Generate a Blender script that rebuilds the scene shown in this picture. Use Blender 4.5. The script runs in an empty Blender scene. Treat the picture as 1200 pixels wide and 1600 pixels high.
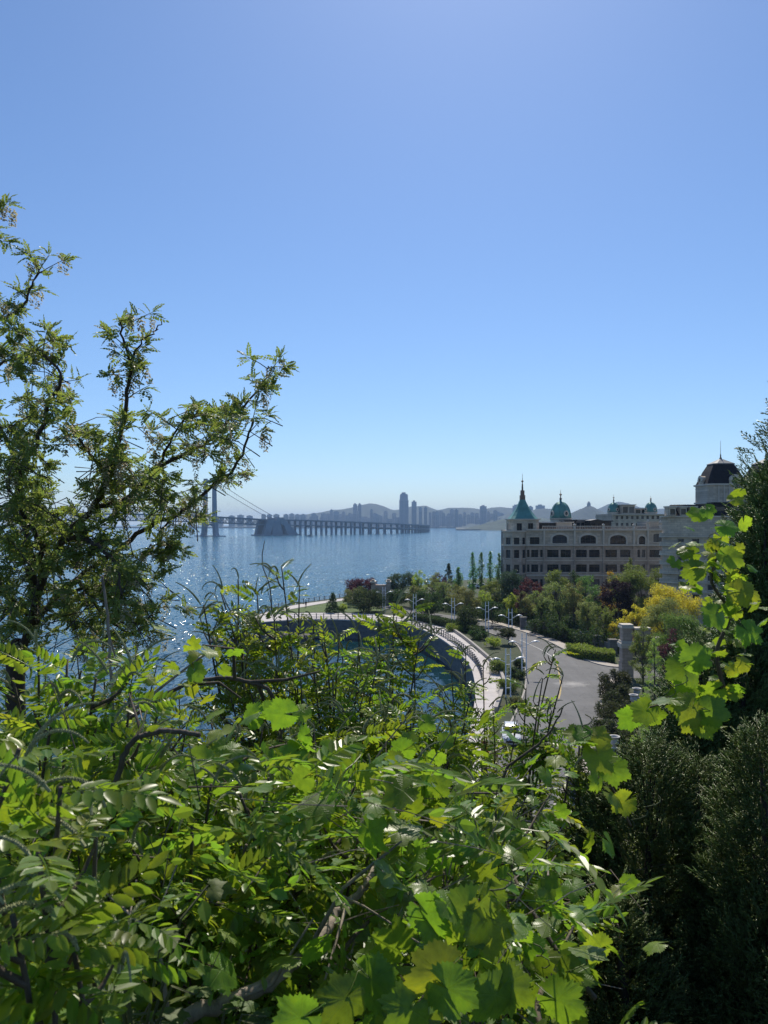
import bpy, bmesh, math, random
import numpy as np
from mathutils import Vector, Matrix, Quaternion
R = math.radians
scene = bpy.context.scene
COL = scene.collection
F = 1200.0          # focal length in photo pixels
HZ = 818.0          # row of the true horizon
EYE = 25.0          # eye height above the sea

# ------------------------------------------------------------------ camera, sky, sun, exposure
cam_d = bpy.data.cameras.new('camera')
cam_d.sensor_fit = 'VERTICAL'
cam_d.sensor_height = 24.0
cam_d.lens = 18.0
cam_d.shift_y = (HZ - 800.0) / 1600.0
cam_d.clip_start = 0.05
cam_d.clip_end = 40000.0
cam_d.dof.use_dof = True
cam_d.dof.focus_distance = 9.0
cam_d.dof.aperture_fstop = 8.0
cam = bpy.data.objects.new('camera', cam_d)
cam.location = (0, 0, EYE)
cam.rotation_euler = (R(90), 0, 0)
COL.objects.link(cam)
scene.camera = cam

SUN_AZ, SUN_EL = R(7), R(50)
world = bpy.data.worlds.new('World')
scene.world = world
world.use_nodes = True
wn, wl = world.node_tree.nodes, world.node_tree.links
wn.clear()
w_out = wn.new('ShaderNodeOutputWorld')
w_bg = wn.new('ShaderNodeBackground')
w_sky = wn.new('ShaderNodeTexSky')
w_sky.sky_type = 'NISHITA'
w_sky.sun_disc = False
w_sky.sun_elevation = SUN_EL
w_sky.sun_rotation = SUN_AZ
w_sky.altitude = 30.0
w_sky.air_density = 1.0
w_sky.dust_density = 0.35
w_sky.ozone_density = 9.0
w_bg.inputs['Strength'].default_value = 0.122
wl.new(w_sky.outputs['Color'], w_bg.inputs['Color'])
wl.new(w_bg.outputs['Background'], w_out.inputs['Surface'])

sun_d = bpy.data.lights.new('sun', 'SUN')
sun_d.energy = 4.8
sun_d.angle = R(0.5)
sun_d.color = (1.0, 0.93, 0.80)
sun = bpy.data.objects.new('sun', sun_d)
SUN_DIR = Vector((math.sin(SUN_AZ) * math.cos(SUN_EL), math.cos(SUN_AZ) * math.cos(SUN_EL), math.sin(SUN_EL)))
sun.rotation_euler = (-SUN_DIR).to_track_quat('-Z', 'Y').to_euler()
sun.location = (0, 0, 60)
COL.objects.link(sun)

scene.view_settings.view_transform = 'Standard'
scene.view_settings.look = 'None'
scene.view_settings.gamma = 1.0
scene.view_settings.use_curve_mapping = False
scene.view_settings.exposure = 0.0
cy = scene.cycles
cy.use_denoising = True
cy.max_bounces = 6
cy.diffuse_bounces = 3
cy.glossy_bounces = 3
cy.transmission_bounces = 4
cy.transparent_max_bounces = 6
cy.volume_bounces = 1
cy.caustics_reflective = False
cy.caustics_refractive = False
cy.sample_clamp_indirect = 4.0
cy.use_adaptive_sampling = True
cy.adaptive_threshold = 0.012

# ------------------------------------------------------------------ helpers
def W(px, py, Y):
    """point at depth Y seen at photo pixel (px, py)"""
    return Vector(((px - 600) / F * Y, Y, EYE - (py - HZ) / F * Y))

def G(px, py, z=4.0):
    """point of the level z seen at photo pixel (px, py)"""
    Y = (EYE - z) * F / (py - HZ)
    return Vector(((px - 600) / F * Y, Y, z))

def setp(o, label=None, cat=None, group=None, kind=None):
    if label: o['label'] = label
    if cat: o['category'] = cat
    if group: o['group'] = group
    if kind: o['kind'] = kind
    return o

def empty(name, loc=(0, 0, 0), label=None, cat=None, group=None, rz=0.0):
    o = bpy.data.objects.new(name, None)
    o.empty_display_size = 0.3
    o.location = loc
    o.rotation_euler = (0, 0, rz)
    COL.objects.link(o)
    return setp(o, label, cat, group)

class MB:
    """collects vertices and faces; one build = one mesh object"""
    def __init__(s):
        s.v = []; s.f = []; s.n = 0; s.uv = []; s.has_uv = False
    def add(s, v, f, uv=None):
        v = np.asarray(v, dtype=np.float64).reshape(-1, 3)
        s.v.append(v)
        if isinstance(f, np.ndarray):
            s.f.append(f + s.n)
        else:
            by = {}
            for q in f: by.setdefault(len(q), []).append(q)
            for k in by: s.f.append(np.asarray(by[k], dtype=np.int64) + s.n)
        if uv is not None:
            s.has_uv = True
            s.uv.append(np.asarray(uv, dtype=np.float64))
        else:
            s.uv.append(np.zeros((len(v), 2)))
        s.n += len(v)
        return s
    def box(s, x0, x1, y0, y1, z0, z1, M=None):
        v = np.array([(x0,y0,z0),(x1,y0,z0),(x1,y1,z0),(x0,y1,z0),(x0,y0,z1),(x1,y0,z1),(x1,y1,z1),(x0,y1,z1)], float)
        if M is not None: v = xf(v, M)
        return s.add(v, [(3,2,1,0),(4,5,6,7),(0,1,5,4),(1,2,6,5),(2,3,7,6),(3,0,4,7)])
    def prism(s, poly, z0, z1, top_scale=1.0, M=None):
        p = np.array([(a[0], a[1]) for a in poly], float); n = len(p)
        c = p.mean(0)
        q = c + (p - c) * top_scale
        v = np.vstack([np.c_[p, np.full(n, z0)], np.c_[q, np.full(n, z1)]])
        if M is not None: v = xf(v, M)
        f = [tuple(range(n - 1, -1, -1)), tuple(range(n, 2 * n))]
        f += [(i, (i + 1) % n, n + (i + 1) % n, n + i) for i in range(n)]
        return s.add(v, f)
    def lathe(s, prof, n=16, c=(0, 0, 0), squash=None, phase=0.0):
        """prof: list of (radius, z)"""
        m = len(prof)
        a = np.linspace(0, 2 * math.pi, n, endpoint=False) + phase
        v = np.zeros((m, n, 3))
        for i, (r, z) in enumerate(prof):
            v[i, :, 0] = r * np.cos(a); v[i, :, 1] = r * np.sin(a); v[i, :, 2] = z
        v = v.reshape(-1, 3) + np.array(c)
        f = []
        for i in range(m - 1):
            for j in range(n):
                k = (j + 1) % n
                f.append((i*n + j, i*n + k, (i+1)*n + k, (i+1)*n + j))
        if prof[0][0] > 1e-6: f.append(tuple(range(n - 1, -1, -1)))
        if prof[-1][0] > 1e-6: f.append(tuple(range((m-1)*n, m*n)))
        return s.add(v, f)
    def tube(s, pts, rad, n=6, cap=True):
        pts = np.asarray([tuple(p) for p in pts], float); m = len(pts)
        rad = np.broadcast_to(np.asarray(rad, float), (m,))
        t = np.gradient(pts, axis=0)
        t /= np.maximum(np.linalg.norm(t, axis=1, keepdims=True), 1e-9)
        up = np.array([0.0, 0, 1]) if abs(t[0][2]) < 0.9 else np.array([1.0, 0, 0])
        u = np.cross(t[0], up); u /= np.linalg.norm(u)
        vv = np.zeros((m, n, 3))
        a = np.linspace(0, 2 * math.pi, n, endpoint=False)
        for i in range(m):
            u = u - t[i] * np.dot(u, t[i]); u /= max(np.linalg.norm(u), 1e-9)
            w = np.cross(t[i], u)
            vv[i] = pts[i] + rad[i] * (np.cos(a)[:, None] * u + np.sin(a)[:, None] * w)
        i, j = np.meshgrid(np.arange(m - 1), np.arange(n), indexing='ij')
        k = (j + 1) % n
        q = np.stack([i*n + j, i*n + k, (i+1)*n + k, (i+1)*n + j], -1).reshape(-1, 4)
        s.add(vv.reshape(-1, 3), q)
        if cap and n > 2:
            s.f.append(np.array([list(range(s.n - m*n, s.n - m*n + n))[::-1], list(range(s.n - n, s.n))], dtype=np.int64))
        return s
    def inst(s, tpl, mats):
        """many transformed copies of a triangle template (v, f, uv)"""
        v, f, uv = tpl
        mats = np.asarray(mats, float)
        k, n = len(mats), len(v)
        if k == 0: return s
        vv = np.einsum('kij,nj->kni', mats[:, :3, :3], v) + mats[:, None, :3, 3]
        ff = (f[None] + (np.arange(k) * n)[:, None, None]).reshape(-1, f.shape[1])
        return s.add(vv.reshape(-1, 3), ff, None if uv is None else np.tile(uv, (k, 1)))
    def mesh(s, name, mat=None, smooth=False):
        me = bpy.data.meshes.new(name)
        V = np.concatenate(s.v) if s.v else np.zeros((0, 3))
        me.vertices.add(len(V)); me.vertices.foreach_set('co', V.astype(np.float32).ravel())
        li = np.concatenate([f.ravel() for f in s.f])
        lt = np.concatenate([np.full(len(f), f.shape[1]) for f in s.f])
        ls = np.concatenate([[0], np.cumsum(lt)[:-1]])
        me.loops.add(len(li)); me.loops.foreach_set('vertex_index', li.astype(np.int32))
        me.polygons.add(len(lt)); me.polygons.foreach_set('loop_start', ls.astype(np.int32))
        me.polygons.foreach_set('use_smooth', np.full(len(lt), bool(smooth), dtype=bool))
        if s.has_uv:
            ul = me.uv_layers.new(name='UVMap')
            U = np.concatenate(s.uv)[li]
            ul.data.foreach_set('uv', U.astype(np.float32).ravel())
        me.update(calc_edges=True)
        if mat: me.materials.append(mat)
        return me
    def build(s, name, mat, parent=None, smooth=False, loc=None):
        o = bpy.data.objects.new(name, s.mesh(name, mat, smooth))
        COL.objects.link(o)
        if parent is not None: o.parent = parent
        if loc is not None: o.location = loc
        return o

def xf(v, M):
    M = np.array(M); return v @ M[:3, :3].T + M[:3, 3]

def obj(name, me, parent=None, M=None):
    o = bpy.data.objects.new(name, me)
    COL.objects.link(o)
    if parent is not None: o.parent = parent
    if M is not None: o.matrix_basis = Matrix(M)
    return o

def copy_tree(o, parent=None):
    c = o.copy(); COL.objects.link(c)
    if parent is not None: c.parent = parent
    for ch in list(o.children): copy_tree(ch, c)
    return c

def smooth_path(pts, n):
    """Catmull-Rom through the points"""
    P = np.asarray([tuple(p) for p in pts], float)
    m = len(P)
    t = np.linspace(0, m - 1, n)
    out = []
    for x in t:
        i = min(int(x), m - 2); u = x - i
        p0, p1, p2, p3 = P[max(i-1, 0)], P[i], P[i+1], P[min(i+2, m-1)]
        out.append(0.5 * ((2*p1) + (-p0+p2)*u + (2*p0-5*p1+4*p2-p3)*u*u + (-p0+3*p1-3*p2+p3)*u**3))
    return np.array(out)

def frames(pos, ydir, zhint, scale):
    """4x4 frames: local +Y along ydir, local +Z near zhint"""
    pos = np.asarray(pos, float); y = np.asarray(ydir, float); z = np.asarray(zhint, float)
    y = y / np.maximum(np.linalg.norm(y, axis=1, keepdims=True), 1e-9)
    x = np.cross(y, z); x /= np.maximum(np.linalg.norm(x, axis=1, keepdims=True), 1e-6)
    z = np.cross(x, y)
    s = np.broadcast_to(np.asarray(scale, float), (len(pos),))[:, None]
    M = np.zeros((len(pos), 4, 4)); M[:, 3, 3] = 1
    M[:, :3, 0] = x * s; M[:, :3, 1] = y * s; M[:, :3, 2] = z * s; M[:, :3, 3] = pos
    return M

# ------------------------------------------------------------------ materials
def new_mat(name):
    m = bpy.data.materials.new(name); m.use_nodes = True
    nt = m.node_tree; nt.nodes.clear()
    out = nt.nodes.new('ShaderNodeOutputMaterial')
    return m, nt.nodes, nt.links, out

def ramp(n, l, fac, stops):
    r = n.new('ShaderNodeValToRGB')
    e = r.color_ramp.elements
    while len(e) < len(stops): e.new(0.5)
    for i, (p, c) in enumerate(stops):
        e[i].position = p; e[i].color = (*c, 1) if len(c) == 3 else c
    l.new(fac, r.inputs['Fac'])
    return r.outputs['Color']

def noise(n, l, scale, detail=4, rough=0.55, co='Object', dim=None):
    tc = n.new('ShaderNodeTexCoord')
    t = n.new('ShaderNodeTexNoise')
    t.inputs['Scale'].default_value = scale
    t.inputs['Detail'].default_value = detail
    t.inputs['Roughness'].default_value = rough
    if dim is not None:
        mp = n.new('ShaderNodeMapping'); mp.inputs['Scale'].default_value = dim
        l.new(tc.outputs[co], mp.inputs['Vector']); l.new(mp.outputs['Vector'], t.inputs['Vector'])
    else:
        l.new(tc.outputs[co], t.inputs['Vector'])
    return t.outputs['Fac']

def solid(name, c, rough=0.7, metal=0.0, spec=0.4, var=0.2, scale=1.0, bump=0.0, bscale=8.0):
    """one colour with a mottled variation and fine relief"""
    m, n, l, out = new_mat(name)
    b = n.new('ShaderNodeBsdfPrincipled')
    b.inputs['Roughness'].default_value = rough
    b.inputs['Metallic'].default_value = metal
    b.inputs['Specular IOR Level'].default_value = spec
    f = noise(n, l, scale, 6)
    lo = tuple(x * (1 - var) for x in c); hi = tuple(min(1, x * (1 + var)) for x in c)
    l.new(ramp(n, l, f, [(0.3, lo), (0.7, hi)]), b.inputs['Base Color'])
    if bump:
        bp = n.new('ShaderNodeBump'); bp.inputs['Strength'].default_value = bump
        bp.inputs['Distance'].default_value = 0.05
        l.new(noise(n, l, bscale, 5), bp.inputs['Height'])
        l.new(bp.outputs['Normal'], b.inputs['Normal'])
    l.new(b.outputs['BSDF'], out.inputs['Surface'])
    return m

def leaf_mat(name, base, trans, rough=0.42, tmix=0.45, hv=0.05, vv=0.5, spec=0.35, veins=False):
    m, n, l, out = new_mat(name)
    oi = n.new('ShaderNodeObjectInfo'); ge = n.new('ShaderNodeNewGeometry')
    def mth(op, a, b):
        k = n.new('ShaderNodeMath'); k.operation = op
        for i, x in enumerate((a, b)):
            if isinstance(x, (int, float)): k.inputs[i].default_value = x
            else: l.new(x, k.inputs[i])
        return k.outputs[0]
    r1, r2 = oi.outputs['Random'], ge.outputs['Random Per Island']
    hue = mth('ADD', mth('MULTIPLY', mth('ADD', r1, r2), hv), 0.5 - hv)
    val = mth('ADD', mth('MULTIPLY', mth('ADD', r1, mth('MULTIPLY', r2, 1.0)), vv * 0.5), 1 - vv * 0.5)
    def hsv(c):
        h = n.new('ShaderNodeHueSaturation')
        h.inputs['Color'].default_value = (*c, 1)
        l.new(hue, h.inputs['Hue']); l.new(val, h.inputs['Value'])
        return h.outputs['Color']
    c1, c2 = hsv(base), hsv(trans)
    nrm = None
    # blotches: pale and yellowing patches that differ from leaf to leaf
    tcn = n.new('ShaderNodeTexCoord'); nz = n.new('ShaderNodeTexNoise'); nz.noise_dimensions = '4D'
    nz.inputs['Scale'].default_value = 3.2 if veins else 9.0; nz.inputs['Detail'].default_value = 4; nz.inputs['Roughness'].default_value = .65
    l.new(tcn.outputs['UV' if veins else 'Object'], nz.inputs['Vector']); l.new(mth('MULTIPLY', mth('ADD', r1, r2), 37.0), nz.inputs['W'])
    blot = ramp(n, l, nz.outputs['Fac'], [(.32, (.72, .74, .8)), (.52, (1, 1, 1)), (.70, (1.25, 1.12, .8))])
    def blotch(c):
        k = n.new('ShaderNodeMixRGB'); k.blend_type = 'MULTIPLY'; k.inputs[0].default_value = 1
        l.new(c, k.inputs[1]); l.new(blot, k.inputs[2]); return k.outputs[0]
    c1, c2 = blotch(c1), blotch(c2)
    if veins:
        sp_ = ramp(n, l, nz.outputs['Fac'], [(.70, (0, 0, 0)), (.76, (.8, .8, .8))])
        for q in (0, 1):
            k = n.new('ShaderNodeMixRGB'); l.new(sp_, k.inputs[0]); l.new((c1, c2)[q], k.inputs[1]); k.inputs[2].default_value = (.16, .10, .035, 1)
            if q == 0: c1 = k.outputs[0]
            else: c2 = k.outputs[0]
    if veins:
        # five main veins run from the leaf stalk, with finer ribs across
        tc = n.new('ShaderNodeTexCoord'); sp = n.new('ShaderNodeSeparateXYZ')
        l.new(tc.outputs['UV'], sp.inputs[0])
        ang = mth('ARCTAN2', sp.outputs[0], sp.outputs[1])
        rad = mth('POWER', mth('ADD', mth('MULTIPLY', sp.outputs[0], sp.outputs[0]), mth('MULTIPLY', sp.outputs[1], sp.outputs[1])), 0.5)
        a5 = mth('DIVIDE', ang, 0.95)
        d = mth('ABSOLUTE', mth('SUBTRACT', a5, mth('ROUND', a5, 0)), 0)
        dist = mth('MULTIPLY', mth('MULTIPLY', d, 0.95), rad)
        wv = mth('ABSOLUTE', mth('SINE', mth('ADD', mth('MULTIPLY', rad, 26.0), mth('MULTIPLY', d, -9.0)), 0), 0)
        vein = mth('SUBTRACT', 1.0, mth('MINIMUM', mth('MULTIPLY', dist, 45.0), 1.0))
        rib = mth('MULTIPLY', mth('SUBTRACT', 1.0, mth('MINIMUM', mth('MULTIPLY', wv, 4.0), 1.0)), 0.35)
        hh = mth('MAXIMUM', vein, rib)
        mx = n.new('ShaderNodeMixRGB'); mx.inputs[2].default_value = (base[0]*1.5+.02, base[1]*1.4+.02, base[2]*1.6, 1)
        l.new(mth('MULTIPLY', hh, 0.4), mx.inputs[0]); l.new(c1, mx.inputs[1]); c1 = mx.outputs[0]
        mx2 = n.new('ShaderNodeMixRGB'); mx2.inputs[2].default_value = (trans[0]*.8, trans[1]*.8, trans[2]*.8, 1)
        l.new(mth('MULTIPLY', hh, 0.5), mx2.inputs[0]); l.new(c2, mx2.inputs[1]); c2 = mx2.outputs[0]
        bp = n.new('ShaderNodeBump'); bp.inputs['Strength'].default_value = 0.35; bp.inputs['Distance'].default_value = 0.004
        l.new(hh, bp.inputs['Height']); nrm = bp.outputs['Normal']
    p = n.new('ShaderNodeBsdfPrincipled')
    p.inputs['Roughness'].default_value = rough
    p.inputs['Specular IOR Level'].default_value = spec
    l.new(c1, p.inputs['Base Color'])
    if nrm: l.new(nrm, p.inputs['Normal'])
    t = n.new('ShaderNodeBsdfTranslucent'); l.new(c2, t.inputs['Color'])
    mx = n.new('ShaderNodeMixShader'); mx.inputs[0].default_value = tmix
    l.new(p.outputs[0], mx.inputs[1]); l.new(t.outputs[0], mx.inputs[2])
    l.new(mx.outputs[0], out.inputs['Surface'])
    return m

def bark_mat(name, c, scale=12.0):
    m, n, l, out = new_mat(name)
    b = n.new('ShaderNodeBsdfPrincipled'); b.inputs['Roughness'].default_value = 0.85
    f = noise(n, l, scale, 6, 0.65, dim=(1, 1, 0.25))
    l.new(ramp(n, l, f, [(0.3, tuple(x*.45 for x in c)), (0.52, c), (0.75, tuple(min(1, x*1.6) for x in c))]), b.inputs['Base Color'])
    bp = n.new('ShaderNodeBump'); bp.inputs['Strength'].default_value = 0.6; bp.inputs['Distance'].default_value = 0.01
    l.new(f, bp.inputs['Height']); l.new(bp.outputs['Normal'], b.inputs['Normal'])
    l.new(b.outputs[0], out.inputs['Surface'])
    return m
# ------------------------------------------------------------------ sea
def sea_material():
    """small wind waves: the slope of every facet comes from noise, so the sun glitters on the steep ones"""
    m, n, l, out = new_mat('sea_water')
    b = n.new('ShaderNodeBsdfPrincipled')
    b.inputs['Base Color'].default_value = (0.010, 0.070, 0.115, 1)
    b.inputs['Roughness'].default_value = 0.10
    b.inputs['IOR'].default_value = 1.33
    tc = n.new('ShaderNodeTexCoord')
    def slope(dim, detail, amp):
        mp = n.new('ShaderNodeMapping'); mp.inputs['Scale'].default_value = dim
        l.new(tc.outputs['Object'], mp.inputs['Vector'])
        t = n.new('ShaderNodeTexNoise'); t.inputs['Scale'].default_value = 1.0; t.inputs['Detail'].default_value = detail; t.inputs['Roughness'].default_value = .6
        l.new(mp.outputs[0], t.inputs['Vector'])
        a = n.new('ShaderNodeVectorMath'); a.operation = 'SUBTRACT'; a.inputs[1].default_value = (.5, .5, .5)
        l.new(t.outputs['Color'], a.inputs[0])
        k = n.new('ShaderNodeVectorMath'); k.operation = 'MULTIPLY'; k.inputs[1].default_value = (amp, amp, 0)
        l.new(a.outputs[0], k.inputs[0]); return k.outputs[0]
    def cells(dim, amp):
        mp = n.new('ShaderNodeMapping'); mp.inputs['Scale'].default_value = dim
        l.new(tc.outputs['Object'], mp.inputs['Vector'])
        t = n.new('ShaderNodeTexVoronoi'); t.inputs['Scale'].default_value = 1.0
        l.new(mp.outputs[0], t.inputs['Vector'])
        a = n.new('ShaderNodeVectorMath'); a.operation = 'SUBTRACT'; a.inputs[1].default_value = (.5, .5, .5)
        l.new(t.outputs['Color'], a.inputs[0])
        k = n.new('ShaderNodeVectorMath'); k.operation = 'MULTIPLY'; k.inputs[1].default_value = (amp, amp, 0)
        # most facets lie nearly flat, a few are steep
        p2 = n.new('ShaderNodeVectorMath'); p2.operation = 'DOT_PRODUCT'; l.new(a.outputs[0], p2.inputs[0]); l.new(a.outputs[0], p2.inputs[1])
        sc = n.new('ShaderNodeVectorMath'); sc.operation = 'SCALE'; l.new(k.outputs[0], sc.inputs[0]); l.new(p2.outputs['Value'], sc.inputs['Scale'])
        l.new(a.outputs[0], k.inputs[0]); return sc.outputs[0]
    tot = None
    for v in (slope((2.0, 2.8, 1), 4, 1.15), slope((.05, .16, 1), 3, .55), cells((1.9, .7, 1), 1.5)):
        if tot is None: tot = v; continue
        a = n.new('ShaderNodeVectorMath'); a.operation = 'ADD'; l.new(tot, a.inputs[0]); l.new(v, a.inputs[1]); tot = a.outputs[0]
    # the cove behind the sea wall is sheltered and calmer
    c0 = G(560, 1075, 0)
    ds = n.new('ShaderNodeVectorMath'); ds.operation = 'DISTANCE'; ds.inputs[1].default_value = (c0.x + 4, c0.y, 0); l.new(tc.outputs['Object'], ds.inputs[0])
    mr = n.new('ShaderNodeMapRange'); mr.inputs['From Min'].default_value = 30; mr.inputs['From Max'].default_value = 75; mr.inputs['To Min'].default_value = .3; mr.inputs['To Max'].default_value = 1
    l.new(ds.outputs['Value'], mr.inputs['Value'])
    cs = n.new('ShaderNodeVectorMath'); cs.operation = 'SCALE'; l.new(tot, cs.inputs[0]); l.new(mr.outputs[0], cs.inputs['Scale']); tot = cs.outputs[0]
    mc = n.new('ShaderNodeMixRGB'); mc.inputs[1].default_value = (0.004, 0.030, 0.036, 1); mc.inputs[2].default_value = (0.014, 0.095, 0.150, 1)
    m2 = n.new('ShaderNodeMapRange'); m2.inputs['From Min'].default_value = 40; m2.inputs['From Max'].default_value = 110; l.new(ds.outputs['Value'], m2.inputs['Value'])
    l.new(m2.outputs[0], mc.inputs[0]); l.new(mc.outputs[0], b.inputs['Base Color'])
    a = n.new('ShaderNodeVectorMath'); a.operation = 'ADD'; a.inputs[1].default_value = (0, 0, 1); l.new(tot, a.inputs[0])
    nm = n.new('ShaderNodeVectorMath'); nm.operation = 'NORMALIZE'; l.new(a.outputs[0], nm.inputs[0])
    l.new(nm.outputs[0], b.inputs['Normal'])
    l.new(b.outputs[0], out.inputs['Surface'])
    return m
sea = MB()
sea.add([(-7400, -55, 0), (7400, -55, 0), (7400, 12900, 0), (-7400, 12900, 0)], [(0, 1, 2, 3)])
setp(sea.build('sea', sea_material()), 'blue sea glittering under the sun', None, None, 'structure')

# haze: one closed box of thin air round everything
hz = MB().box(-7500, 7500, -60, 13000, -6, 200)
hm, hn, hl, ho = new_mat('haze_air')
pv = hn.new('ShaderNodeVolumePrincipled')
pv.inputs['Color'].default_value = (0.50, 0.70, 1.0, 1)
pv.inputs['Density'].default_value = 0.00009
pv.inputs['Anisotropy'].default_value = 0.1
hl.new(pv.outputs[0], ho.inputs['Volume'])
setp(hz.build('haze', hm), 'thin blue haze over the bay', None, None, 'stuff')

# ------------------------------------------------------------------ hills beyond the bay
M_hill = solid('hill_scrub', (0.022, 0.034, 0.024), 0.95, var=0.5, scale=0.012)
M_hill2 = solid('hill_green', (0.035, 0.052, 0.025), 0.95, var=0.55, scale=0.03)
def hill(name, prof, Y, depth, mat, label, base_y=826, seed=0):
    """a ridge whose skyline passes through the pixel profile at depth Y, falling away to both sides"""
    rg = np.random.RandomState(seed)
    px = np.array([p[0] for p in prof], float); py = np.array([p[1] for p in prof], float)
    nx, ny = 90, 15
    xs = np.linspace(px[0], px[-1], nx)
    crest = np.interp(xs, px, py)
    ph = rg.rand(6) * 6.28
    wob = sum(np.sin(xs * w + ph[i]) / (i + 1.5) for i, w in enumerate((.09, .17, .31, .55, .9, 1.4)))
    crest = crest + wob * 0.7
    H = EYE - (crest - HZ) / F * Y
    V = []
    for j in range(ny):
        t = j / (ny - 1) * 2 - 1
        k = max(0.0, 1 - abs(t)) ** 0.8
        for i in range(nx):
            X = (xs[i] - 600) / F * Y
            n_ = 0.10 * math.sin(xs[i] * .13 + t * 5 + ph[0]) + 0.08 * math.sin(xs[i] * .29 - t * 7 + ph[1])
            V.append((X, Y + t * depth, max(0, H[i]) * max(0, k * (1 + (1 - k) * n_ * 2)) - 3))
    f = [(j*nx+i, j*nx+i+1, (j+1)*nx+i+1, (j+1)*nx+i) for j in range(ny-1) for i in range(nx-1)]
    o = MB().add(V, f).build(name, mat, None, True)
    return setp(o, label, None, None, 'structure')
hill('hills', [(380, 816), (440, 808), (500, 800), (545, 793), (575, 786), (592, 788), (612, 795), (628, 796), (640, 791), (665, 790),
     (685, 796), (700, 793), (735, 793), (750, 795), (770, 792), (800, 793), (840, 806), (880, 815)], 5700, 700, M_hill,
     'long hazy ridge behind the far city', seed=1)
hill('hills', [(715, 822), (750, 815), (785, 805), (820, 797), (850, 794), (868, 795), (890, 803), (940, 815), (990, 822)], 4600, 500, M_hill,
     'grey green hill behind the pyramid spire', seed=2)
hill('hills', [(840, 820), (880, 806), (905, 795), (920, 789), (935, 795), (960, 806), (1000, 816), (1030, 821)], 3700, 450, M_hill,
     'cone shaped hill with a pagoda on its top', seed=3)
hill('hills', [(890, 815), (925, 799), (948, 788), (965, 784), (980, 785), (998, 791), (1020, 796), (1050, 793), (1085, 796), (1180, 800), (1300, 812)], 5600, 800, M_hill,
     'rounded hazy hill behind the small domes', seed=4)
hill('hills', [(716, 827), (740, 822), (762, 815), (790, 809), (830, 806), (880, 812), (930, 824)], 3000, 260, M_hill2,
     'low green headland beside the far shore', seed=5)
def land_strip(x0, x1, Y, dep, z, name, label):
    n = 60; xs = np.linspace(x0, x1, n)
    poly = [((x-600)/F*Y, Y + 12*math.sin(x*.21) + 8*math.sin(x*.57)) for x in xs] + [((x-600)/F*(Y+dep), Y+dep) for x in xs[::-1]]
    return setp(MB().prism(poly, -3, z).build(name, M_shore), label, None, None, 'structure')
M_shore = solid('shore_ground', (0.08, 0.085, 0.07), 0.9, var=0.4, scale=0.02)
land_strip(-200, 730, 4150, 1500, 6, 'shore', 'low far shore under the city')
land_strip(712, 1250, 2800, 1600, 4, 'shore', 'low headland shore right of the bridge')

# ------------------------------------------------------------------ far city: each block a thing with its roof house
M_blk = [solid('far_concrete_%d' % i, c, 0.85, var=0.12, scale=0.05) for i, c in enumerate(
    [(0.22, 0.23, 0.25), (0.28, 0.28, 0.29), (0.17, 0.18, 0.21), (0.30, 0.27, 0.25)])]
M_band = solid('far_window_band', (0.07, 0.09, 0.12), 0.4, var=0.2)
rc = random.Random(11)
def block(px, top, w, Y, label, group=None, dep=None, mat=None, setback=0, bands=6):
    X = (px - 600) / F * Y; wd = w / F * Y; h = EYE - (top - HZ) / F * Y
    dep = dep or wd * rc.uniform(.7, 1.1)
    t = empty('tower_block', (X, Y, 3), label, 'tower block', group, rz=rc.uniform(-.15, .15))
    H = h - 3; mat = mat or rc.choice(M_blk)
    b = MB()
    if setback:
        b.box(-wd/2, wd/2, -dep/2, dep/2, 0, H * .82)
        b.prism([(-wd/2*.9, -dep/2*.9), (wd/2*.9, -dep/2*.9), (wd/2*.9, dep/2*.9), (-wd/2*.9, dep/2*.9)], H*.82, H*.97, .96)
        b.box(-wd/2*.78, wd/2*.78, -dep/2*.78, dep/2*.78, H*.97, H)
    else:
        b.box(-wd/2, wd/2, -dep/2, dep/2, 0, H)
    b.build('body', mat, t)
    r = MB().box(-wd*.24, wd*.2, -dep*.2, dep*.2, H, H + max(3, H*.05)); r.build('roof_house', mat, t)
    wb = MB()
    nb = max(3, int(H / 9))
    for k in range(nb):
        z = H * (.06 + .74 * k / nb)
        wb.box(-wd*.42, -wd*.06, -dep/2-.35, -dep/2+.2, z, z + H*.74/nb*.45)
        wb.box(wd*.06, wd*.42, -dep/2-.35, -dep/2+.2, z, z + H*.74/nb*.45)
    o = wb.build('window_band', M_band, t); o['kind'] = 'stuff'
    return t
block(631, 772, 14, 4300, 'tallest hazy skyscraper with set back crown in the far skyline', setback=1, mat=M_blk[2])
block(647, 784, 7.5, 4300, 'second tallest hazy tower just beside the tallest skyscraper', mat=M_blk[2])
block(657, 793, 5, 4280, 'slim hazy tower, third in the stepped row beside the tallest skyscraper', mat=M_blk[0])
block(665, 793, 5, 4290, 'slim hazy tower, fourth in the stepped row beside the tallest skyscraper', mat=M_blk[2])
block(755, 791, 9, 4500, 'wide hazy tower rising alone near the green pyramid spire', mat=M_blk[2])
block(555, 788, 6, 4600, 'left one of the two joined hazy towers on the ridge over the viaduct', mat=M_blk[2])
block(562, 788, 5, 4620, 'right one of the two joined hazy towers on the ridge over the viaduct', mat=M_blk[2])
g1 = ('hazy tower block behind the long viaduct in the far city', 'tower blocks behind the viaduct')
g2 = ('hazy tower block on the far shore between bridge end and pyramid spire', 'tower blocks between bridge end and spire')
g3 = ('low hazy block just above the deck behind the bridge cables', 'low blocks behind the bridge cables')
x = 478
while x < 624:
    tp = rc.uniform(796, 812) + max(0, (530 - x) * .05)
    block(x, tp, rc.uniform(4, 8), rc.uniform(4250, 4900), *g1); x += rc.uniform(2.8, 5.5)
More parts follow.
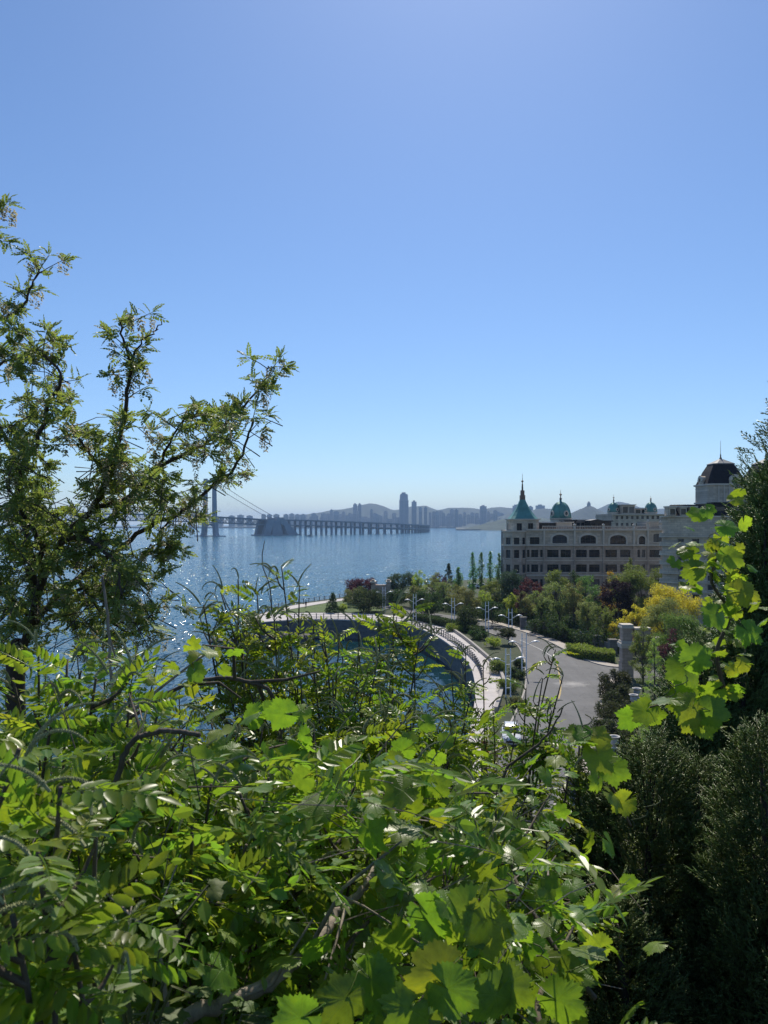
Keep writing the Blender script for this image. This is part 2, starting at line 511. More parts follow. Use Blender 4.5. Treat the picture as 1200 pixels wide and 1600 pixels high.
for px, tp in ((672, 802), (678, 799), (683, 799), (689, 799), (693, 803), (701, 803), (706, 797), (713, 797), (719, 804), (726, 801), (732, 805),
               (738, 801), (745, 802), (763, 800), (768, 803), (774, 798), (779, 801), (784, 803), (697, 808), (710, 808), (723, 809), (736, 809), (748, 809),
               (760, 810), (771, 810), (781, 811)):
    block(px, tp + rc.uniform(-1, 1), rc.uniform(4, 6.5), rc.uniform(4250, 4800), *g2)
for px, tp in ((362, 806), (376, 805), (390, 806), (412, 804), (421, 804), (432, 804), (447, 804), (456, 803), (465, 804), (474, 804), (344, 808), (300, 809)):
    block(px, tp, rc.uniform(7, 9.5), rc.uniform(4300, 4700), *g3)
block(806, 790, 10, 4700, 'hazy flat topped block showing just left of the pyramid roof', mat=M_blk[0])
block(829, 792, 7, 4720, 'hazy flat topped block half hidden behind the pyramid roof', mat=M_blk[0])
block(844, 790, 13, 4710, 'wide hazy flat topped block between pyramid roof and large dome', mat=M_blk[0])
# pagoda on the cone hill
p0 = W(920, 790, 3700)
t = empty('pagoda', p0, 'tiny hazy pagoda on top of the cone shaped hill', 'pagoda')
MB().box(-7, 7, -7, 7, -6, 8).build('body', M_blk[2], t)
MB().lathe([(12, 8), (5, 12), (5, 15), (9, 15.5), (0.5, 21)], 8).build('roof', M_blk[2], t)

# ------------------------------------------------------------------ suspension bridge and its viaduct
M_con = solid('bridge_concrete', (0.20, 0.23, 0.28), 0.8, var=0.15, scale=0.08)
M_ste = solid('bridge_steel', (0.14, 0.17, 0.21), 0.6, var=0.1, scale=0.3)
BR = empty('suspension_bridge', (W(328, 838, 1500).x, 1500, 0),
           'grey double deck suspension bridge with long viaduct crossing the bay', 'bridge')
B0 = Vector(BR.location)
def bb(mb, name, mat, smooth=False):
    return mb.build(name, mat, BR, smooth)
path = smooth_path([(-150, 1010, 0), (80, 1180, 0), (240, 1385, 0), (328, 1500, 0), (410, 1600, 0), (480, 1690, 0), (560, 1810, 0), (615, 1930, 0), (645, 2050, 0), (660, 2180, 0), (666, 2330, 0)], 160)
PX, PY = path[:, 0], path[:, 1]
deck_y = np.interp(PX, [-150, 240, 328, 410, 480, 560, 620, 666], [797, 803, 806.5, 811, 812.5, 815.5, 818, 820.3])
DX = (PX - 600) / F * PY; DZ = EYE - (deck_y - HZ) / F * PY
P3 = np.c_[DX, PY, DZ] - np.array(B0)
tg = np.gradient(P3[:, :2], axis=0); tg /= np.linalg.norm(tg, axis=1, keepdims=True)
nr = np.c_[-tg[:, 1], tg[:, 0]]           # sideways
arc = np.r_[0, np.cumsum(np.linalg.norm(np.diff(P3[:, :2], axis=0), axis=1))]
def at(s):
    q = [np.interp(s, arc, P3[:, k]) for k in range(3)]
    t_ = np.array([np.interp(s, arc, tg[:, k]) for k in range(2)]); t_ /= np.linalg.norm(t_)
    return np.array(q), np.array([t_[0], t_[1], 0]), np.array([-t_[1], t_[0], 0])
HWID = 12.0
def strip(z0, z1, wid):
    m = MB(); n = len(P3)
    V = []
    for i in range(n):
        for sx, z in ((-wid, z0), (wid, z0), (wid, z1), (-wid, z1)):
            V.append((P3[i, 0] + nr[i, 0]*sx, P3[i, 1] + nr[i, 1]*sx, P3[i, 2] + z))
    f = [(4*i+k, 4*i+(k+1) % 4, 4*i+4+(k+1) % 4, 4*i+4+k) for i in range(n-1) for k in range(4)]
    f += [(0, 3, 2, 1), (4*n-4, 4*n-3, 4*n-2, 4*n-1)]
    return m.add(V, f)
bb(strip(-2.6, 0, HWID), 'upper_deck', M_ste)
bb(strip(-13.2, -11.2, HWID), 'lower_deck', M_ste)
S_tower = np.interp(328, PX, arc); S_anch = np.interp(428, PX, arc); S_anch0 = np.interp(408, PX, arc)
S_end = arc[-1]
tr = MB(); s = 0.0; k = 0
while s < S_anch + 30:                       # truss web between the decks
    q0, t0_, n0 = at(s); q1, t1_, n1 = at(s + 7)
    for sd in (-1, 1):
        a = q0 + n0 * sd * HWID; b = q1 + n1 * sd * HWID
        za, zb = (-2.6, -11.3) if k % 2 else (-11.3, -2.6)
        tr.tube([a + [0, 0, za], b + [0, 0, zb]], .55, 4)
        tr.tube([a + [0, 0, -11.3], a + [0, 0, -2.6]], .4, 4)
    s += 7; k += 1
o = bb(tr, 'deck_truss', M_ste); o['kind'] = 'stuff'
# tower: two legs and crossbeams
qt, tt, nt_ = at(S_tower)
for sd in (-1, 1):
    m = MB()
    b0 = qt + nt_ * sd * 17.5; t1 = qt + nt_ * sd * 13.0
    zs = [(-qt[2] + 0, 7.5, 5.0, 20), (-qt[2] + 6, 7.0, 4.2, 17), (8 - 0, 5.4, 3.4, 13.6), (EYE + 88 - qt[2] - B0[2] - 0, 4.4, 3.0, 12.6)]
    V = []
    for z, ht, hn_, off in zs:
        c = qt + nt_ * sd * off; c[2] = qt[2] + z
        for u, w_ in ((-1, -1), (1, -1), (1, 1), (-1, 1)):
            V.append(c + tt * u * ht * .62 + nt_ * w_ * hn_)
    f = [(4*i+k, 4*i+(k+1) % 4, 4*i+4+(k+1) % 4, 4*i+4+k) for i in range(3) for k in range(4)] + [(3, 2, 1, 0), (12, 13, 14, 15)]
    bb(m.add(V, f), 'tower_leg', M_con)
    pf = qt + nt_ * sd * 20; pf[2] = 0
bm_ = MB()
ang = math.atan2(nt_[1], nt_[0]); MT = Matrix.Translation(Vector((qt[0], qt[1], 0))) @ Matrix.Rotation(ang, 4, 'Z')
ZT = 113.0
bb(MB().box(-13, 13, -2.6, 2.6, ZT - 9, ZT - 3, MT), 'crossbeam', M_con)
ar = [(-14.5, 0), (-14.5, -9)] + [(-14.5 + 29 * i / 12, -9 + 5.5 * math.sin(math.pi * i / 12)) for i in range(1, 12)] + [(14.5, -9), (14.5, 0)]
Mx = MT @ Matrix.Translation(Vector((0, 2.6, qt[2] - 14))) @ Matrix.Rotation(R(90), 4, 'X')
bb(MB().prism(ar, 0, 5.2, M=Mx), 'crossbeam', M_con)
bb(MB().box(-34, 34, -11, 11, -3, 1.6, MT), 'pile_cap', M_con)
# cables and hangers
S_left = arc[0]
ztop = ZT - 2
for sd in (-1, 1):
    pts = []
    for u in np.linspace(0, 1, 30):                      # side span down to the anchorage
        q, t_, n_ = at(S_tower + (S_anch - S_tower) * u)
        zt = ztop + (q[2] + 2 - ztop) * u - 14 * u * (1 - u)
        pts.append((*(q + n_ * sd * 12.6)[:2], zt))
    bb(MB().tube(pts, .55, 5), 'cable', M_ste)
    hg = MB()
    for i in range(2, 28):
        q, t_, n_ = at(S_tower + (S_anch - S_tower) * i / 29)
        hg.tube([(pts[i][0], pts[i][1], q[2]), pts[i]], .13, 3)
    pts2 = []
    zmid = at(S_tower - 230)[0][2] + 6
    for u in np.linspace(0, 1, 40):                      # main span
        q, t_, n_ = at(max(0, S_tower - 330 * u))
        zt = zmid + (ztop - zmid) * (1 - u * 330 / 230) ** 2
        pts2.append((*(q + n_ * sd * 12.6)[:2], zt))
    bb(MB().tube(pts2, .55, 5), 'cable', M_ste)
    for i in range(2, 39):
        q, t_, n_ = at(max(0, S_tower - 330 * i / 39))
        hg.tube([(pts2[i][0], pts2[i][1], q[2]), pts2[i]], .13, 3)
    o = bb(hg, 'hangers', M_ste); o['kind'] = 'stuff'
# anchorage: slanting concrete frame with triangular openings
qa, ta, na = at(S_anch)
MA = Matrix.Translation(Vector((qa[0], qa[1], 0))) @ Matrix.Rotation(math.atan2(ta[1], ta[0]), 4, 'Z')
za = qa[2]
def slab(poly, y0, y1, name):
    Mq = MA @ Matrix.Translation(Vector((0, y1, 0))) @ Matrix.Rotation(R(90), 4, 'X')
    bb(MB().prism(poly, 0, y1 - y0, M=Mq), name, M_con)
for y0, y1 in ((-17, -9), (9, 17)):
    slab([(-40, -1), (-24, -1), (-16, za * .55), (-10, za - 1), (-30, za - 1)], y0, y1, 'anchor_frame')
    slab([(-17, -1), (-3, -1), (-5, za * .62), (-9.7, za - 1.2), (-15.6, za * .52)], y0 + .2, y1 - .2, 'anchor_frame')
    slab([(-2.8, -1), (11, -1), (9, za * .35), (4, za * .7), (3, za + 3), (-2, za + 5), (-5, za + 1), (-9, za - 4)], y0 + .1, y1 - .1, 'anchor_frame')
    slab([(25, -1), (56, -1), (12, za + 3), (3.2, za + 3), (4.2, za * .72), (14, za * .62)], y0 - .1, y1 + .1, 'anchor_frame')
slab([(-46, -3), (60, -3), (58, 2.2), (-44, 2.2)], -20, 20, 'anchor_base')
# viaduct piers
s = S_anch + 34; i = 0
while s < S_end - 5:
    q, t_, n_ = at(s)
    Mp = Matrix.Translation(Vector((q[0], q[1], 0))) @ Matrix.Rotation(math.atan2(n_[1], n_[0]), 4, 'Z')
    m = MB()
    for sd in (-1, 1):
        m.box(sd * 9 - 1.9, sd * 9 + 1.9, -2.0, 2.0, -2, q[2] - 2.7, Mp)
    m.box(-7.05, 7.05, -1.7, 1.7, q[2] - 15.4, q[2] - 13.3, Mp)
    bb(m, 'pier', M_con)
    s += 31
o = MB()
V0 = W(484, 837.5, 1480)
t = empty('small_boat', (V0.x, V0.y, 0), 'tiny dark boat on the water in front of the viaduct', 'boat')
MB().prism([(-6, -1.6), (4, -1.6), (7, 0), (4, 1.6), (-6, 1.6)], -.4, 1.5, 1.08).build('hull', M_ste, t)
MB().box(-3.5, 1, -1.1, 1.1, 1.5, 3.6).build('cabin', M_con, t)
# ------------------------------------------------------------------ the promontory: ground, promenade, road
def gp(lst, z=4.0): return [G(a, b, z) for a, b in lst]
def ground_material(name, c1, c2, c3, s=0.25):
    m, n, l, out = new_mat(name)
    b = n.new('ShaderNodeBsdfPrincipled'); b.inputs['Roughness'].default_value = 0.95
    f = noise(n, l, s, 8, 0.65)
    l.new(ramp(n, l, f, [(0.3, c1), (0.5, c2), (0.72, c3)]), b.inputs['Base Color'])
    bp = n.new('ShaderNodeBump'); bp.inputs['Strength'].default_value = 0.8; bp.inputs['Distance'].default_value = 0.15
    l.new(noise(n, l, 6.0, 6, .7), bp.inputs['Height']); l.new(bp.outputs['Normal'], b.inputs['Normal'])
    l.new(b.outputs[0], out.inputs['Surface'])
    return m
M_ground = ground_material('planted_ground', (0.028, 0.045, 0.015), (0.045, 0.062, 0.024), (0.075, 0.068, 0.04))
M_lawn = ground_material('lawn_grass', (0.06, 0.10, 0.02), (0.085, 0.13, 0.03), (0.12, 0.16, 0.045), 0.6)
M_hillside = ground_material('leaf_litter', (0.03, 0.028, 0.014), (0.05, 0.055, 0.02), (0.09, 0.075, 0.04), 1.5)
E_IN = smooth_path(gp([(395, 973), (470, 968), (560, 969), (640, 977), (690, 995), (735, 1030), (752, 1065), (752, 1115), (735, 1190), (690, 1290)]), 120)
E_OUT = smooth_path(gp([(395, 963), (470, 958), (560, 958.5), (655, 966), (705, 985), (762, 1030), (784, 1060), (782, 1085), (768, 1130), (757, 1190), (730, 1290)]), 120)
SEA_EDGE = gp([(395, 973), (402, 960), (438, 949), (470, 942), (560, 930), (640, 916), (740, 905), (790, 901)])
land = [tuple(p[:2]) for p in E_IN[::-3]] + [tuple(p[:2]) for p in SEA_EDGE[1:]] + [(120, 330), (400, 420), (900, 900), (900, 20), (2, 20)]
setp(MB().prism(land, -3, 4.0).build('ground', M_ground), 'planted ground of the promontory', None, None, 'structure')

def ribbon(path, o0, o1, z0, z1, closed_top=True):
    p = np.asarray(path)[:, :2]
    t = np.gradient(p, axis=0); t /= np.linalg.norm(t, axis=1, keepdims=True)
    nn = np.c_[-t[:, 1], t[:, 0]]
    a, b = p + nn * o0, p + nn * o1
    k = len(p); V = []
    for i in range(k): V += [(a[i, 0], a[i, 1], z0), (b[i, 0], b[i, 1], z0), (b[i, 0], b[i, 1], z1), (a[i, 0], a[i, 1], z1)]
    f = [(4*i+j, 4*i+4+j, 4*i+4+(j+1) % 4, 4*i+(j+1) % 4) for i in range(k-1) for j in range(4)] + [(0, 1, 2, 3), (4*k-1, 4*k-2, 4*k-3, 4*k-4)]
    return MB().add(V, f)
def sheet(A, B, z):
    n = len(A); V = [(p[0], p[1], z) for p in A] + [(p[0], p[1], z) for p in B]
    return MB().add(V, [(i, i+1, n+i+1, n+i) for i in range(n-1)])
M_prom = solid('promenade_paving', (0.50, 0.46, 0.44), 0.85, var=0.12, scale=0.5, bump=.2)
setp(sheet(E_IN, E_OUT, 4.012).build('promenade', M_prom), 'pale curving promenade along the cove', None, None, 'structure')
def seawall_mat():
    m, n, l, out = new_mat('seawall_stone')
    b = n.new('ShaderNodeBsdfPrincipled'); b.inputs['Roughness'].default_value = 0.9
    f = noise(n, l, .7, 7, 0.7, dim=(1, 1, 2.5))
    l.new(ramp(n, l, f, [(0.3, (0.07, 0.075, 0.08)), (0.55, (0.15, 0.155, 0.16)), (0.8, (0.22, 0.22, 0.22))]), b.inputs['Base Color'])
    bp = n.new('ShaderNodeBump'); bp.inputs['Strength'].default_value = 0.8; bp.inputs['Distance'].default_value = 0.1
    l.new(noise(n, l, 3, 4), bp.inputs['Height']); l.new(bp.outputs['Normal'], b.inputs['Normal'])
    l.new(b.outputs[0], out.inputs['Surface']); return m
M_swall = seawall_mat()
sw = empty('sea_wall', (E_IN[0][0], E_IN[0][1], 0), 'dark grey stone sea wall curving round the cove', 'sea wall')
def at_parent(mb, name, mat, par, smooth=False):
    o = mb.build(name, mat, par, smooth); o.matrix_parent_inverse = Matrix.Translation(-par.location); return o
at_parent(ribbon(E_IN, -.05, -.75, -3, 3.9), 'wall_face', M_swall, sw)
at_parent(ribbon(E_IN, .25, -.9, 3.9, 4.14), 'coping', M_prom, sw)
M_kerb = solid('kerb_stone', (0.34, 0.31, 0.28), 0.85, var=.15, scale=1.5)
lw = empty('low_kerb_wall', tuple(E_OUT[40]), 'low pale kerb wall on the planting side of the promenade', 'wall')
at_parent(ribbon(E_OUT[38:92], -.1, .3, 4.0, 4.55), 'wall_body', M_kerb, lw)
# railing round the cove
M_rail = solid('rail_metal', (0.16, 0.16, 0.17), 0.5, 0.6, var=.1)
def railing(pathpts, step, h, label, group=None, z=4.0, post_w=.09):
    p = np.asarray(pathpts)[:, :2]
    arc_ = np.r_[0, np.cumsum(np.linalg.norm(np.diff(p, axis=0), axis=1))]
    r0 = empty('railing', (p[0, 0], p[0, 1], z), label, 'railing', group)
    pm = MB().box(-post_w, post_w, -post_w, post_w, 0, h).lathe([(post_w*1.3, h), (post_w*1.5, h+.08), (0.01, h+.2)], 6).mesh('post', M_rail)
    for k in range(int(arc_[-1] / step) + 1):
        obj('post', pm, r0, Matrix.Translation((np.interp(k*step, arc_, p[:, 0]) - p[0, 0], np.interp(k*step, arc_, p[:, 1]) - p[0, 1], .1)))
    for zz in (.28, .62, h + .02):
        at_parent(ribbon(p, -.045, .045, z + zz, z + zz + .08), 'rail', M_rail, r0)
    return r0
off = E_IN.copy()
tt_ = np.gradient(off[:, :2], axis=0); tt_ /= np.linalg.norm(tt_, axis=1, keepdims=True)
off[:, :2] += np.c_[-tt_[:, 1], tt_[:, 0]] * .15
railing(off[10:80], 1.6, 1.05, 'metal railing with posts along the cove side of the promenade')
SE = smooth_path(gp([(404, 960.5), (438, 950), (470, 943.5), (515, 937.5), (560, 931.5)]), 40)
railing(SE, 2.2, 1.05, 'railing with dark posts on the open sea edge beyond the lawn')
setp(sheet(SE + [0, -.3, 0], smooth_path(gp([(404, 962), (438, 955), (470, 949), (510, 942), (560, 935)]), 40), 4.016).build('path', M_prom), 'white sea side path beyond the lawn', None, None, 'structure')
setp(MB().add([(*p[:2], 4.02) for p in gp([(410, 961.5), (440, 955.5), (470, 950), (508, 943), (560, 936.5), (600, 938), (600, 955), (560, 957), (470, 956.5)])], [tuple(range(9))]).build('lawn', M_lawn),
     'bright green lawn on the promontory', None, None, 'structure')

# road
def asphalt():
    m, n, l, out = new_mat('asphalt')
    b = n.new('ShaderNodeBsdfPrincipled'); b.inputs['Roughness'].default_value = 0.8
    f = noise(n, l, 0.35, 6, 0.6); g = noise(n, l, 30, 3)
    c1 = ramp(n, l, f, [(0.3, (0.082, 0.083, 0.088)), (0.7, (0.12, 0.118, 0.122))])
    c2 = ramp(n, l, g, [(0.35, (0.85, 0.85, 0.85)), (0.65, (1.1, 1.1, 1.1))])
    mu = n.new('ShaderNodeMixRGB'); mu.blend_type = 'MULTIPLY'; mu.inputs[0].default_value = 1
    l.new(c1, mu.inputs[1]); l.new(c2, mu.inputs[2])
    # worn pale cement patch on the carriageway
    tc = n.new('ShaderNodeTexCoord'); mp = n.new('ShaderNodeMapping'); mp.vector_type = 'TEXTURE'
    c = G(895, 1069); mp.inputs['Location'].default_value = (c.x, c.y, 4.0); mp.inputs['Scale'].default_value = (3.2, 2.6, 1)
    l.new(tc.outputs['Object'], mp.inputs['Vector'])
    le = n.new('ShaderNodeVectorMath'); le.operation = 'LENGTH'; l.new(mp.outputs[0], le.inputs[0])
    ad = n.new('ShaderNodeMath'); ad.operation = 'MULTIPLY_ADD'; ad.inputs[1].default_value = 1.6
    l.new(noise(n, l, 1.1, 5, .7), ad.inputs[0]); l.new(le.outputs['Value'], ad.inputs[2])
    k = ramp(n, l, ad.outputs[0], [(0.0, (1, 1, 1)), (0.62, (.9, .9, .9)), (1.0, (0, 0, 0))])
    ms = n.new('ShaderNodeMath'); ms.operation = 'SUBTRACT'; ms.inputs[1].default_value = .75; l.new(ad.outputs[0], ms.inputs[0])
    k = ramp(n, l, ms.outputs[0], [(0.0, (.8, .8, .8)), (0.9, (0, 0, 0))])
    # tar filled cracks and old repairs
    vo = n.new('ShaderNodeTexVoronoi'); vo.feature = 'DISTANCE_TO_EDGE'; vo.inputs['Scale'].default_value = .13
    mv = n.new('ShaderNodeVectorMath'); mv.operation = 'ADD'; l.new(tc.outputs['Object'], mv.inputs[0])
    nv = n.new('ShaderNodeTexNoise'); nv.inputs['Scale'].default_value = .4; l.new(tc.outputs['Object'], nv.inputs['Vector'])
    sv = n.new('ShaderNodeVectorMath'); sv.operation = 'SCALE'; sv.inputs['Scale'].default_value = 4.0; l.new(nv.outputs['Color'], sv.inputs[0]); l.new(sv.outputs[0], mv.inputs[1]); l.new(mv.outputs[0], vo.inputs['Vector'])
    ck = ramp(n, l, vo.outputs['Distance'], [(0.0, (.62, .62, .62)), (.012, (1, 1, 1))])
    st = ramp(n, l, noise(n, l, 1.0, 4, .6, dim=(.5, .07, 1)), [(.35, (.8, .8, .8)), (.65, (1.12, 1.12, 1.12))])
    for q in (ck, st):
        m3 = n.new('ShaderNodeMixRGB'); m3.blend_type = 'MULTIPLY'; m3.inputs[0].default_value = 1; l.new(mu.outputs[0], m3.inputs[1]); l.new(q, m3.inputs[2]); mu = m3
    mx = n.new('ShaderNodeMixRGB'); l.new(k, mx.inputs[0]); l.new(mu.outputs[0], mx.inputs[1]); mx.inputs[2].default_value = (0.36, 0.34, 0.32, 1)
    l.new(mx.outputs[0], b.inputs['Base Color'])
    l.new(b.outputs[0], out.inputs['Surface']); return m
M_road = asphalt()
FAR_E = smooth_path(gp([(560, 938), (600, 944), (640, 951), (670, 957), (706, 962), (750, 970), (805, 984), (850, 1000), (890, 1020), (920, 1034), (945, 1041), (975, 1044), (1040, 1047)]), 70)
NEAR_E = smooth_path(gp([(560, 943), (600, 951), (640, 959), (680, 967), (720, 977), (770, 991), (803, 1004), (817, 1022), (823, 1050), (821, 1080), (805, 1120), (778, 1170), (750, 1230), (700, 1330)]), 70)
LOW_E = smooth_path(gp([(1040, 1058), (985, 1060), (950, 1063), (938, 1076), (937, 1110), (930, 1140), (915, 1170), (898, 1200), (870, 1250), (820, 1340)]), 50)
poly = [(p[0], p[1], 4.024) for p in FAR_E] + [(p[0], p[1], 4.024) for p in LOW_E] + [(p[0], p[1], 4.024) for p in NEAR_E[::-1]]
setp(MB().add(poly, [tuple(range(len(poly)))]).build('road', M_road), 'grey asphalt road bending round the promontory', None, None, 'structure')
M_pave = solid('pavement_slabs', (0.42, 0.37, 0.32), 0.88, var=.14, scale=.8, bump=.2)
setp(ribbon(FAR_E[28:64], .0, .22, 3.9, 4.15).build('kerb', M_kerb), 'pale kerb on the outer side of the bend', None, None, 'structure')
setp(ribbon(FAR_E[28:64], .22, 2.0, 3.9, 4.13).build('pavement', M_pave), 'pale pavement on the outer side of the bend', None, None, 'structure')
setp(ribbon(LOW_E[10:], .0, .22, 3.9, 4.15).build('kerb', M_kerb), 'kerb beside the low dark pines', None, None, 'structure')
setp(ribbon(LOW_E[10:], .22, 1.5, 3.9, 4.13).build('pavement', M_pave), 'beige pavement beside the low dark pines', None, None, 'structure')
setp(ribbon(NEAR_E[22:], -.22, .0, 3.9, 4.15).build('kerb', M_kerb), 'kerb on the planted verge side of the road', None, None, 'structure')
M_yel = solid('yellow_road_paint', (0.38, 0.27, 0.08), 0.7, var=.25, scale=2)
M_whi = solid('white_road_paint', (0.5, 0.5, 0.48), 0.7, var=.35, scale=2)
cl = smooth_path(gp([(868, 1030), (872, 1045), (875, 1062), (876, 1078), (873, 1092)]), 24)
setp(ribbon(cl, -.09, .09, 4.02, 4.030).build('road_marking', M_yel), 'worn yellow centre line in the bend', None, None, 'structure')
cl = smooth_path(gp([(812, 1000), (830, 1008), (850, 1018), (868, 1030)]), 24)
setp(ribbon(cl, -.06, .06, 4.02, 4.030).build('road_marking', M_whi), 'worn white line leading into the bend', None, None, 'structure')

# hillside under the viewer
def hill_z(x, y):
    y = np.asarray(y, float); x = np.asarray(x, float)
    z = np.where(y < .5, 23.4 + np.minimum(0.12 * (.5 - y), 3), 23.4 - .4 * (y - .5))
    z = np.where(y > 14, 18.0 - .72 * (y - 14), z)
    z = z + .12 * np.sin(x * 1.3 + y * .7) + .1 * np.sin(x * .6 - y * 1.1) + .25 * np.sin(x * .21 + 1)
    return np.maximum(z, -3)
gx, gy = np.meshgrid(np.linspace(-60, 90, 121), np.concatenate([np.linspace(-50, -2, 14), np.linspace(-1, 16, 60), np.linspace(17, 50, 30)]))
V = np.c_[gx.ravel(), gy.ravel(), hill_z(gx, gy).ravel()]
nx = gx.shape[1]; i, j = np.meshgrid(np.arange(gx.shape[0]-1), np.arange(nx-1), indexing='ij')
q = np.stack([i*nx+j, i*nx+j+1, (i+1)*nx+j+1, (i+1)*nx+j], -1).reshape(-1, 4)
setp(MB().add(V, q).build('hillside', M_hillside, None, True), 'brushy hillside falling away below the viewer', None, None, 'structure')

# rocks at the tip of the jetty
M_rock = solid('wet_rock', (0.13, 0.12, 0.11), 0.85, var=.4, scale=1.2, bump=.8, bscale=3)
M_foam = solid('foam', (0.75, 0.78, 0.8), 0.9, var=.05)
rr = random.Random(5)
rock_me = []
for k in range(4):
    bm = bmesh.new(); bmesh.ops.create_icosphere(bm, subdivisions=2, radius=1)
    for v in bm.verts:
        v.co *= 1 + .32 * math.sin(v.co.x * 3.1 + k) * math.cos(v.co.y * 2.7 - k * 2) + rr.uniform(-.1, .1)
        v.co.z *= .7
    me = bpy.data.meshes.new('rock'); bm.to_mesh(me); bm.free(); me.materials.append(M_rock); rock_me.append(me)
for k in range(26):
    px = rr.uniform(338, 480); Y = 168 - (480 - px) * .02 - rr.uniform(0, 5); 
    o = obj('rock', rock_me[k % 4], None, Matrix.Translation(((px - 600) / F * Y, Y - 1.5, rr.uniform(.0, .7))) @ Matrix.Rotation(rr.uniform(0, 6), 4, 'Z') @ Matrix.Scale(rr.uniform(.9, 2.0), 4))
    setp(o, 'dark wet rock at the foot of the sea wall by the jetty tip', 'rock', 'rocks at the foot of the jetty')

# ------------------------------------------------------------------ buildings
def stone(name, c):
    m, n, l, out = new_mat(name)
    b = n.new('ShaderNodeBsdfPrincipled'); b.inputs['Roughness'].default_value = 0.85
    tc = n.new('ShaderNodeTexCoord'); mp = n.new('ShaderNodeMapping'); mp.inputs['Rotation'].default_value = (R(90), 0, 0)
    l.new(tc.outputs['Object'], mp.inputs['Vector'])
    br = n.new('ShaderNodeTexBrick'); br.inputs['Scale'].default_value = 1.0
    br.inputs['Brick Width'].default_value = .9; br.inputs['Row Height'].default_value = .4; br.inputs['Mortar Size'].default_value = .02
    br.inputs['Color1'].default_value = (*[x * .82 for x in c], 1); br.inputs['Color2'].default_value = (*[min(1, x * 1.12) for x in c], 1)
    br.inputs['Mortar'].default_value = (*[x * .65 for x in c], 1)
    l.new(mp.outputs[0], br.inputs['Vector'])
    f = ramp(n, l, noise(n, l, .35, 6, .65), [(.3, (.75, .75, .75)), (.7, (1.1, 1.1, 1.1))])
    mu = n.new('ShaderNodeMixRGB'); mu.blend_type = 'MULTIPLY'; mu.inputs[0].default_value = 1
    l.new(br.outputs['Color'], mu.inputs[1]); l.new(f, mu.inputs[2]); l.new(mu.outputs[0], b.inputs['Base Color'])
    l.new(b.outputs[0], out.inputs['Surface']); return m
M_st1 = stone('stone_upper', (0.60, 0.51, 0.40))
M_st2 = stone('stone_lower', (0.50, 0.39, 0.31))
M_trim = solid('stone_trim', (0.60, 0.53, 0.44), .8, var=.12, scale=.7)
M_green = solid('copper_green_roof', (0.10, 0.26, 0.23), .55, .2, var=.22, scale=.5)
M_slate = solid('dark_slate', (0.018, 0.018, 0.023), .75, spec=.15, var=.3, scale=2.5, bump=.4, bscale=5)
M_dark = solid('dark_metal', (0.035, 0.035, 0.038), .5, .3, var=.15)
M_frame = solid('window_frame', (0.06, 0.055, 0.05), .5, var=.1)
M_spire = solid('spire_metal', (0.16, 0.12, 0.10), .5, .5, var=.2)
M_litcap = solid('white_roof_sheet', (0.62, 0.62, 0.6), .6, var=.08)
def glass_mat(name, c):
    m, n, l, out = new_mat(name)
    b = n.new('ShaderNodeBsdfPrincipled'); b.inputs['Roughness'].default_value = 0.04
    b.inputs['Specular IOR Level'].default_value = .35
    oi = n.new('ShaderNodeObjectInfo')
    l.new(ramp(n, l, oi.outputs['Random'], [(0, tuple(x*.5 for x in c)), (.6, c), (.8, tuple(x*2.0 for x in c)), (1, (.10, .105, .11))]), b.inputs['Base Color'])
    l.new(b.outputs[0], out.inputs['Surface']); return m
M_glass = glass_mat('window_glass', (0.018, 0.026, 0.035))

def window(par, u0, u1, z0, z1, M, arch=0.0, mull=1, trans=True, sill=True, rec=.28):
    """window set back in its opening: frame > pane, sill. local x along the wall, y into the wall"""
    t = .09; f = MB()
    top = z1 - arch
    f.box(u0, u0 + t, rec - .06, rec + .05, z0, top, M); f.box(u1 - t, u1, rec - .06, rec + .05, z0, top, M)
    f.box(u0 + t, u1 - t, rec - .06, rec + .05, z0, z0 + t, M)
    if trans: f.box(u0 + t, u1 - t, rec - .055, rec + .045, z0 + (top - z0) * .68, z0 + (top - z0) * .68 + t * .8, M)
    else: f.box(u0 + t, u1 - t, rec - .06, rec + .05, top - t, top, M)
    for k in range(mull):
        u = u0 + (u1 - u0) * (k + 1) / (mull + 1)
        f.box(u - t * .45, u + t * .45, rec - .065, rec + .055, z0 + t, z1 - .1, M)
    fr = f.build('window', M_frame, par)
    p = [(u0, z0), (u1, z0), (u1, top)]
    if arch:
        c = (u0 + u1) / 2; hw = (u1 - u0) / 2
        p += [(c + hw * math.cos(a), top + arch * math.sin(a)) for a in np.linspace(0, math.pi, 12)[1:-1]]
    p += [(u0, top)]
    V = [(a, rec, b) for a, b in p]
    pm = MB().add(xf(np.array(V), M), [tuple(range(len(V)))])
    pm.build('pane', M_glass, fr)
    if sill: MB().box(u0 - .12, u1 + .12, -.14, rec - .07, z0 - .16, z0 - .005, M).build('sill', M_trim, fr)
    return fr

